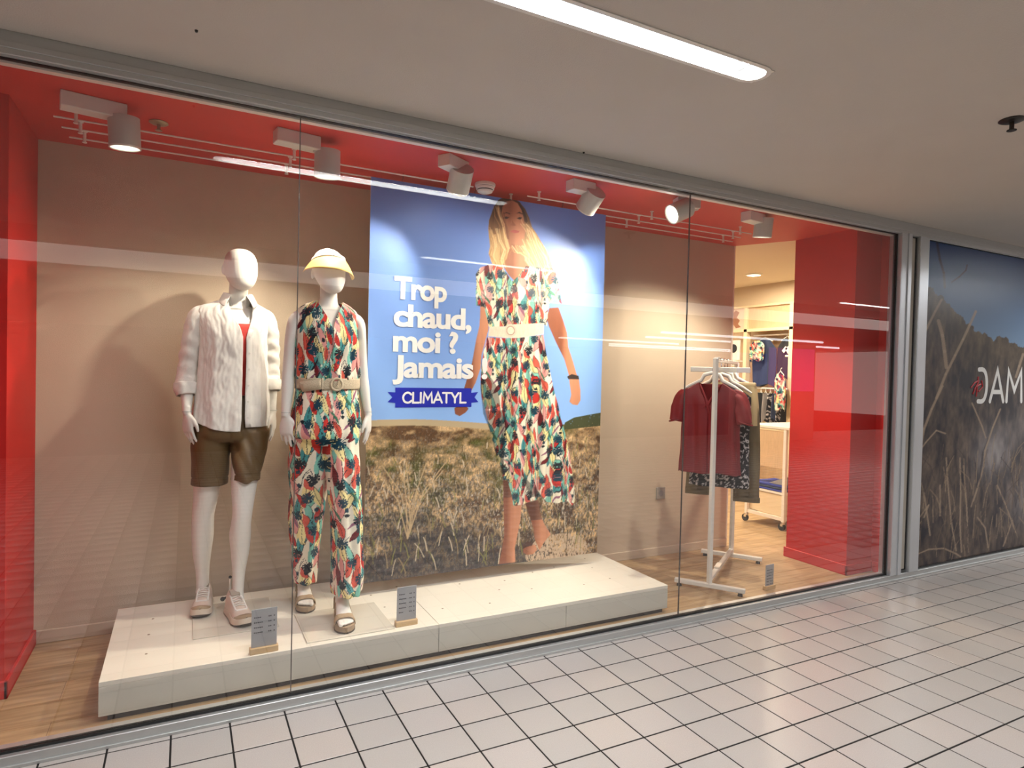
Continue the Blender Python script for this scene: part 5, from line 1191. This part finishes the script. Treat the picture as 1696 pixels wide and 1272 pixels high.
def tee(along, name, label, cat, mname, z_hem, zs_top, cx, w, swatch=None, vneck=.10, sleeves=True, seed=0):
    o = local_thing(name, label, cat, along)
    secs = [(cx, 0, z_hem, w * 1.02, .040), (cx, 0, z_hem + .2, w * .97, .045), (cx, 0, zs_top - .25, w * .96, .05), (cx, 0, zs_top - .12, w * 1.0, .045), (cx, 0, zs_top - .05, w * .98, .032), (cx, 0, zs_top, w * .90, .020)]
    def topf(a):
        x = math.sin(a); ax = abs(x); z = zs_top - max(0, ax - .35) * .13
        if math.cos(a) > 0 and ax < .36: z -= vneck * (1 - ax / .36) ** .8 + .0
        elif ax < .36: z -= .012
        return z
    def fn(a, z): k = min(1, (zs_top - z) / .2); return .010 * k * math.sin(a * 7 + seed + 2 * nz(a, z * 2, seed)) + .008 * nz(a * 3, z * 7, seed + 3)
    V = drape(secs, lambda a: z_hem + .012 * nz(math.cos(a) * 2, math.sin(a) * 2, seed), topf, fn, 160, 90)
    P = V.reshape(-1, 3); me = np_mesh('body_panel', P, grid_faces(160, 90))
    if swatch is not None: set_print(me, sample(swatch, 5 + P[:, 0] + .3 * P[:, 1], P[:, 2], 1000))
    main = link_mesh('body_panel', me, 'print_fabric' if swatch is not None else mname, o, True); s = main.modifiers.new('t', 'SOLIDIFY'); s.thickness = .002; s.offset = 0
    if sleeves:
        main['local'] = 1
        for s_ in (-1, 1):
            S_ = [(cx + s_ * w * .70, 0, zs_top - .070, .030, .018), (cx + s_ * w * .92, 0, zs_top - .105, .044, .026), (cx + s_ * (w * 1.04), -.004, zs_top - .18, .048, .034), (cx + s_ * (w * 1.12), -.006, zs_top - .27, .046, .038)]
            g = tube_grid(S_, 36, 10, lambda a, t_, p: .004 * math.sin(a * 4 + t_ * 5) + .003 * nz(a, p[2] * 20, s_), side=(s_, 0, .2))
            me = np_mesh('sleeve', g.reshape(-1, 3), grid_faces(*g.shape[:2]))
            if swatch is not None: set_print(me, sample(swatch, 5 + g.reshape(-1, 3)[:, 0], g.reshape(-1, 3)[:, 2], 1000))
            q = link_mesh('sleeve', me, 'print_fabric' if swatch is not None else mname, main, True); sm_ = q.modifiers.new('t', 'SOLIDIFY'); sm_.thickness = .003
            cf = MB().tube([(S_[3][0] + .047 * math.cos(a), -.006 + .040 * math.sin(a), S_[3][2] + .006 - s_ * .012 * math.cos(a)) for a in np.linspace(0, 2 * PI, 28, endpoint=False)], .006, 6, True).build('sleeve_hem', mname, main, True)
        del main['local']
    return o, main
o, main = tee(.10, 'tshirt', 'dark red short sleeved top with knotted v neck, front garment on the rack', 't-shirt', 'tshirt_red', .800, 1.412, -.045, .198, vneck=.15, seed=2)
main['local'] = 1
MB().tube([(-.045 + .065, -.040, 1.395), (-.03, -.054, 1.30), (-.052, -.056, 1.262), (-.075, -.056, 1.245)], [.007, .009, .012, .006], 8).tube([(-.045 - .065, -.040, 1.395), (-.068, -.052, 1.31), (-.056, -.058, 1.262), (-.038, -.058, 1.205), (-.036, -.055, 1.12)], [.006, .008, .012, .008, .004], 8).build('neck_trim', 'tshirt_red', main, True)
del main['local']
hanger(.10, 1.445, 'white hanger carrying the dark red top')
o, main = tee(.21, 'blouse', 'black and white patterned long top hanging right behind the dark red top', 'top', 'cloth_black', .700, 1.400, .005, .192, SPOTS_BW, vneck=.07, sleeves=False, seed=5)
hanger(.21, 1.440, 'white hanger carrying the black and white patterned top', cx=0)
o, main = tee(.46, 'wine_cardigan', 'wine red garment, only its shoulders showing behind the patterned top', 'cardigan', 'tshirt_red', .95, 1.43, .01, .165, None, vneck=.05, sleeves=False, seed=8)
hanger(.46, 1.465, 'white hanger carrying the wine red garment', cx=0)
# trousers
o = local_thing('trousers', 'olive trousers, lit top painted sand, with turned hems hanging at the back of the rack', 'trousers', .34)
for s_, (xa, xb, z0) in enumerate(((-.245, -.075, .615), (.085, .255, .595))):
    c0 = (xa + xb) / 2; secs = [(c0, 0, z0, (xb - xa) / 2, .028), (c0 * .95 + .0, 0, .9, (xb - xa) / 2 * 1.02, .035), (c0 * .85, 0, 1.15, .095, .038), (c0 * .7, 0, 1.30, .10, .034), (c0 * .62, 0, 1.40, .10, .022)]
    V = drape(secs, lambda a: z0 + .01 * math.sin(a), lambda a: 1.40, lambda a, z: .006 * math.sin(a * 5 + z * 6) + .005 * nz(a * 2, z * 8, s_), 90, 60)
    leg = link_mesh('trouser_leg', np_mesh('trouser_leg', V.reshape(-1, 3), grid_faces(90, 60)), 'trouser_olive', o, True); leg['local'] = 1
    g = tube_grid([(c0, 0, z0 - .004, (xb - xa) / 2 + .004, .033), (c0, 0, z0 + .03, (xb - xa) / 2 + .004, .035)], 40, 3, None); link_mesh('turned_hem', np_mesh('turned_hem', g.reshape(-1, 3), grid_faces(*g.shape[:2])), 'trouser_olive', leg, True); del leg['local']
MB().box(-.14, .21, -.026, .026, 1.375, 1.415, .008, seg=2).build('waistband', 'trouser_olive_lit', o, True)
V = drape([(.185, 0, 1.13, .050, .046), (.180, 0, 1.25, .052, .044), (.165, 0, 1.39, .05, .036)], lambda a: 1.12, lambda a: 1.39, lambda a, z: .004 * math.sin(a * 4), 50, 20)
link_mesh('lit_waist_panel', np_mesh('lit_waist_panel', V.reshape(-1, 3), grid_faces(50, 20)), 'trouser_olive_lit', o, True); del o['local']  # lit upper side of the same olive trousers, light put into the colour
hanger(.34, 1.455, 'white hanger carrying the olive trousers', cx=0, half=.16)

# ------------------------------------------------------------------ SHOP BEHIND THE OPENING
struct(MB().box(6.0, 6.5, 1.2, 5.9, 2.31, 2.54), 'trim_20', 'shop_wall', label='tan bulkhead above the oak wall unit')
t = thing('wall_unit', 'oak wall unit with header panel and rails seen through the shop opening', 'wall unit', (6.25, 2.4, ZI))
MB().box(6.03, 6.05, 2.09, 2.69, 2.03, 2.285, .001).build('header_panel', 'wood_oak', t)
MB().box(6.03, 6.05, 1.45, 2.045, 2.03, 2.285, .001).build('header_panel', 'wood_oak', t)
MB().box(6.0, 6.06, 1.4, 3.6, 2.285, 2.31, .001).build('top_edge', 'shelf_edge', t); MB().box(6.0, 6.06, 1.4, 3.6, 1.995, 2.03, .001).build('lower_edge', 'shelf_edge', t)
for y in (2.04, 2.69, 3.4): MB().box(6.0, 6.07, y, y + .05, ZI, 2.285, .001).build('upright', 'shelf_edge', t)
MB().box(6.42, 6.45, 1.4, 3.6, ZI, 2.285).build('back_panel', 'wood_oak', t)
MB().box(6.02, 6.42, 1.4, 3.6, .84, .86).build('shelf', 'shelf_edge', t)
for z in (1.955, 1.325): MB().cyl((6.12, 2.09, z), (6.12, 2.69, z), .010, n=12).build('hanging_rail', 'steel_cream', t, True)
MB().cyl((6.02, 1.98, 1.70), (6.02, 2.14, 1.70), .012, n=10).build('rail_peg', 'steel_cream', t)
pic = thing('framed_picture', 'small photo panel of a face beside the oak header panel', 'picture', (6.03, 2.85, 2.03))
MB().box(6.02, 6.04, 2.74, 2.99, 2.03, 2.285, .001).build('panel', mat('pic_pale', (.74, .56, .44), .5), pic)
MB().prism([(2.80, 2.06), (2.88, 2.05), (2.94, 2.12), (2.95, 2.22), (2.89, 2.27), (2.83, 2.24), (2.87, 2.18), (2.82, 2.14), (2.85, 2.10)], lambda a, b, d: Vector((d, a, b)), 6.0195, 6.019).build('printed_hair', mat('pic_dark', (.34, .14, .07), .6), pic)
def hung(name, label, cat, x, y, z0, z1, wy, mname, depth=.05, seed=0, hang=True, sw=None):
    o = thing(name, label, cat, (x, y, z0)); nu, nv = 40, 30; V = np.zeros((nu, nv, 3))
    for i in range(nu):
        a = 2 * PI * i / (nu - 1)
        for j in range(nv):
            q = j / (nv - 1); ww = wy / 2 * (1 - .55 * max(0, q - .8) / .2) * (1 + .12 * math.sin(a * 6 + seed)) * (1 - .15 * abs(q - .5)); V[i, j] = (x - (depth / 2 + .01 * math.sin(a * 5 + q * 4)) * math.cos(a), y + ww * math.sin(a), z0 + (z1 - z0) * q + .02 * math.sin(a * 3 + seed) * (1 - q))
    me = np_mesh('cloth_body', V.reshape(-1, 3), grid_faces(nu, nv))
    if sw is not None: set_print(me, sample(sw, 5 + V.reshape(-1, 3)[:, 1], V.reshape(-1, 3)[:, 2], 1000))
    link_mesh('cloth_body', me, 'print_fabric' if sw is not None else mname, o, True)
    if hang:
        MB().tube([(x, y - .10 * wy / .3, z1 - .02), (x, y, z1 + .03), (x, y + .10 * wy / .3, z1 - .02)], .006, 6).tube([(x, y, z1 + .03), (x, y, z1 + .05), (x + .02, y, z1 + .065)], .003, 6).build('hanger', 'plastic_white', o, True)
    return o
hung('top', 'black top with a small white tag hanging in the oak unit', 'top', 6.10, 2.19, 1.45, 1.90, .24, 'cloth_black', seed=1)
tag(MB().bar((6.045, 2.11, 1.74), (6.045, 2.15, 1.80), .004, .05).bar((6.045, 2.15, 1.80), (6.045, 2.20, 1.75), .004, .04).build('price_tag', 'cloth_white'), 'small folded white tag on the black top in the oak unit', 'tag')
hung('dress', 'dark blue and violet printed dress hanging left of the black top', 'dress', 6.12, 2.52, 1.36, 1.90, .34, 'cloth_navy', seed=3)
hung('scarf', 'leaf print scarf hanging in front of the dark blue dress', 'scarf', 6.02, 2.55, 1.66, 1.885, .20, None, .03, 6, False, LEAVES)
lowers = [('cloth_black', None, 'first'), (None, SPOTS_BW, 'x'), ('cloth_navy', None, 'x'), (None, SPOTS_BW, 'x'), ('cloth_grey', None, 'x'), ('cloth_black', None, 'x'), (None, SPOTS_BW, 'x'), ('cloth_teal', None, 'x')]
names = ['black', 'black and white patterned', 'navy', 'speckled', 'grey', 'second black', 'second speckled', 'teal']
ends = ['nearest the right upright', 'second from the right upright', 'third from the right upright', 'beside the navy one', 'in the middle of the low rail', 'left of the grey one', 'near the rack trousers', 'at the far left of the low rail']
for k in range(8):
    mn, sw, _ = lowers[k]; hung('top', '%s garment on the low rail, %s' % (names[k], ends[k]), 'top', 6.10, 2.13 + .068 * k, .93 + .02 * (k % 3), 1.27, .060, mn, .26, k, True, sw)
hung('blouse', 'leaf print blouse at the right upright of the oak unit', 'blouse', 5.90, 2.10, 1.10, 1.50, .14, None, .08, 4, True, LEAVES)
# white sign on a post and hangers to the left
t = thing('round_mark_sign', 'white sign with a black disc in the shop behind the rack', 'sign', (6.0, 2.87, 1.64))
MB().box(5.985, 6.0, 2.78, 2.97, 1.66, 1.90, .001).build('panel', 'cloth_white', t)
MB().cyl((5.984, 2.872, 1.80), (5.980, 2.872, 1.80), .052, n=24).build('black_disc', 'cloth_black', t)
MB().cyl((5.995, 2.872, 1.2), (5.995, 2.872, 1.66), .010, n=10).build('post', 'steel_cream', t)
for k in range(6):
    y = 2.80 + .055 * k; o = thing('empty_hanger', 'empty white hanger on the far rail, %s' % ['rightmost, below the disc sign', 'second from the right', 'third from the right', 'third from the left', 'second from the left', 'leftmost'][k], 'hanger', (5.9, y, 1.58))
    MB().tube([(5.80, y, 1.53), (5.86, y, 1.575), (5.9, y, 1.59), (5.94, y, 1.575), (6.0, y, 1.53)], .007, 6).build('shoulder_bar', 'plastic_white', o, True)
    MB().tube([(5.9, y, 1.59), (5.9, y, 1.63), (5.89, y, 1.645)], .003, 6).build('hook', 'chrome', o)
t = thing('wall_rail', 'cream rail for empty hangers left of the oak unit', 'rail', (5.9, 2.95, 1.64))
MB().cyl((5.9, 2.74, 1.642), (5.9, 3.25, 1.642), .008, n=10).build('rail_tube', 'steel_cream', t, True); MB().cyl((5.9, 3.2, 1.642), (6.42, 3.2, 1.642), .008, n=10).cyl((5.9, 2.76, 1.642), (6.42, 2.76, 1.642), .008, n=10).build('bracket', 'steel_cream', t, True)
# display cart on castors
t = thing('display_cart', 'cream steel display cart on black castors with a wood panel front', 'cart', (5.25, 1.42, ZI))
CX0, CX1, CY0, CY1 = 4.93, 5.55, 1.21, 1.64
MB().box(CX0 - .02, CX1 + .02, CY0 - .05, CY1 + .03, .975, 1.0, .003).build('top_shelf', 'steel_cream', t)
for x in (CX0, CX1):
    for y in (CY0, CY1):
        MB().box(x - .016, x + .016, y - .016, y + .016, .12, .975, .002).build('post', 'steel_cream', t)
        c = MB().cyl((x, y, .10), (x, y, .12), .016, n=12).box(x - .012, x + .012, y - .002, y + .026, .08, .105).build('castor_fork', 'chrome', t)
        MB().cyl((x - .011, y + .016, .075), (x + .011, y + .016, .075), .034, n=20).build('wheel', 'black_rubber', c)
MB().box(CX0 - .006, CX0 + .010, CY0 + .018, CY1 - .018, .61, .955, .001).build('wood_panel', 'wood_oak', t)
for y in (CY0, CY1): MB().box(CX0, CX1, y - .012, y + .012, .13, .16).build('lower_rail', 'steel_cream', t)
MB().box(CX0 - .012, CX0 + .012, CY0, CY1, .13, .16).build('lower_rail', 'steel_cream', t)
MB().box(CX0 + .012, CX1, CY0 - .01, CY1, .365, .385).build('middle_shelf', 'steel_cream', t); MB().box(CX0 + .02, CX1, CY0, CY1, .165, .36).build('lower_box', 'shelf_edge', t)
for k, (mn, nm) in enumerate((('cloth_blue', 'bright blue'), ('cloth_navy', 'navy'), ('cloth_blue', 'upper bright blue'))):
    o = MB().box(CX0 + .014, CX0 + .34, CY0 + .03, CY1 - .05 + .01 * k, .3855 + .022 * k, .4065 + .022 * k, .008, seg=2).build('folded_shirt', mn, None, True)
    tag(o, '%s folded shirt, %s of the pile on the cart shelf' % (nm, ['bottom', 'middle', 'top'][k]), 'shirt')
tag(MB().prism([(CY0 + .02, .4535), (CY0 + .20, .4535), (CY0 + .02, .53)], lambda a, b, d: Vector((d, a, b)), CX0 + .03, CX0 + .3).build('grey_scarf', 'cloth_grey'), 'grey folded scarf heaped on the blue shirts of the cart', 'scarf')
# downlights: one in view, the hidden ones added to light the shop
for k, p in enumerate(((5.33, 2.0), (3.8, 2.6), (5.6, 4.2), (3.4, 3.4), (4.2, 2.3))):
    t = thing('downlight', ['round glowing downlight in the cream ceiling above the cart', 'added downlight hidden further inside the shop ceiling', 'added unseen downlight deep in the shop near the rear wall', 'added unseen downlight behind the beige wall', 'added unseen downlight lighting the passage by the red pillar'][k], 'ceiling light', (p[0], p[1], 2.54))
    MB().lathe([(.055, 0), (.085, 0), (.088, -.006), (.060, -.014), (.055, -.006)], (p[0], p[1], 2.54), 28).build('ring', 'plastic_white', t, True)
    MB().cyl((p[0], p[1], 2.5395), (p[0], p[1], 2.532), .055, n=24).build('lens', 'downlight_glow', t)
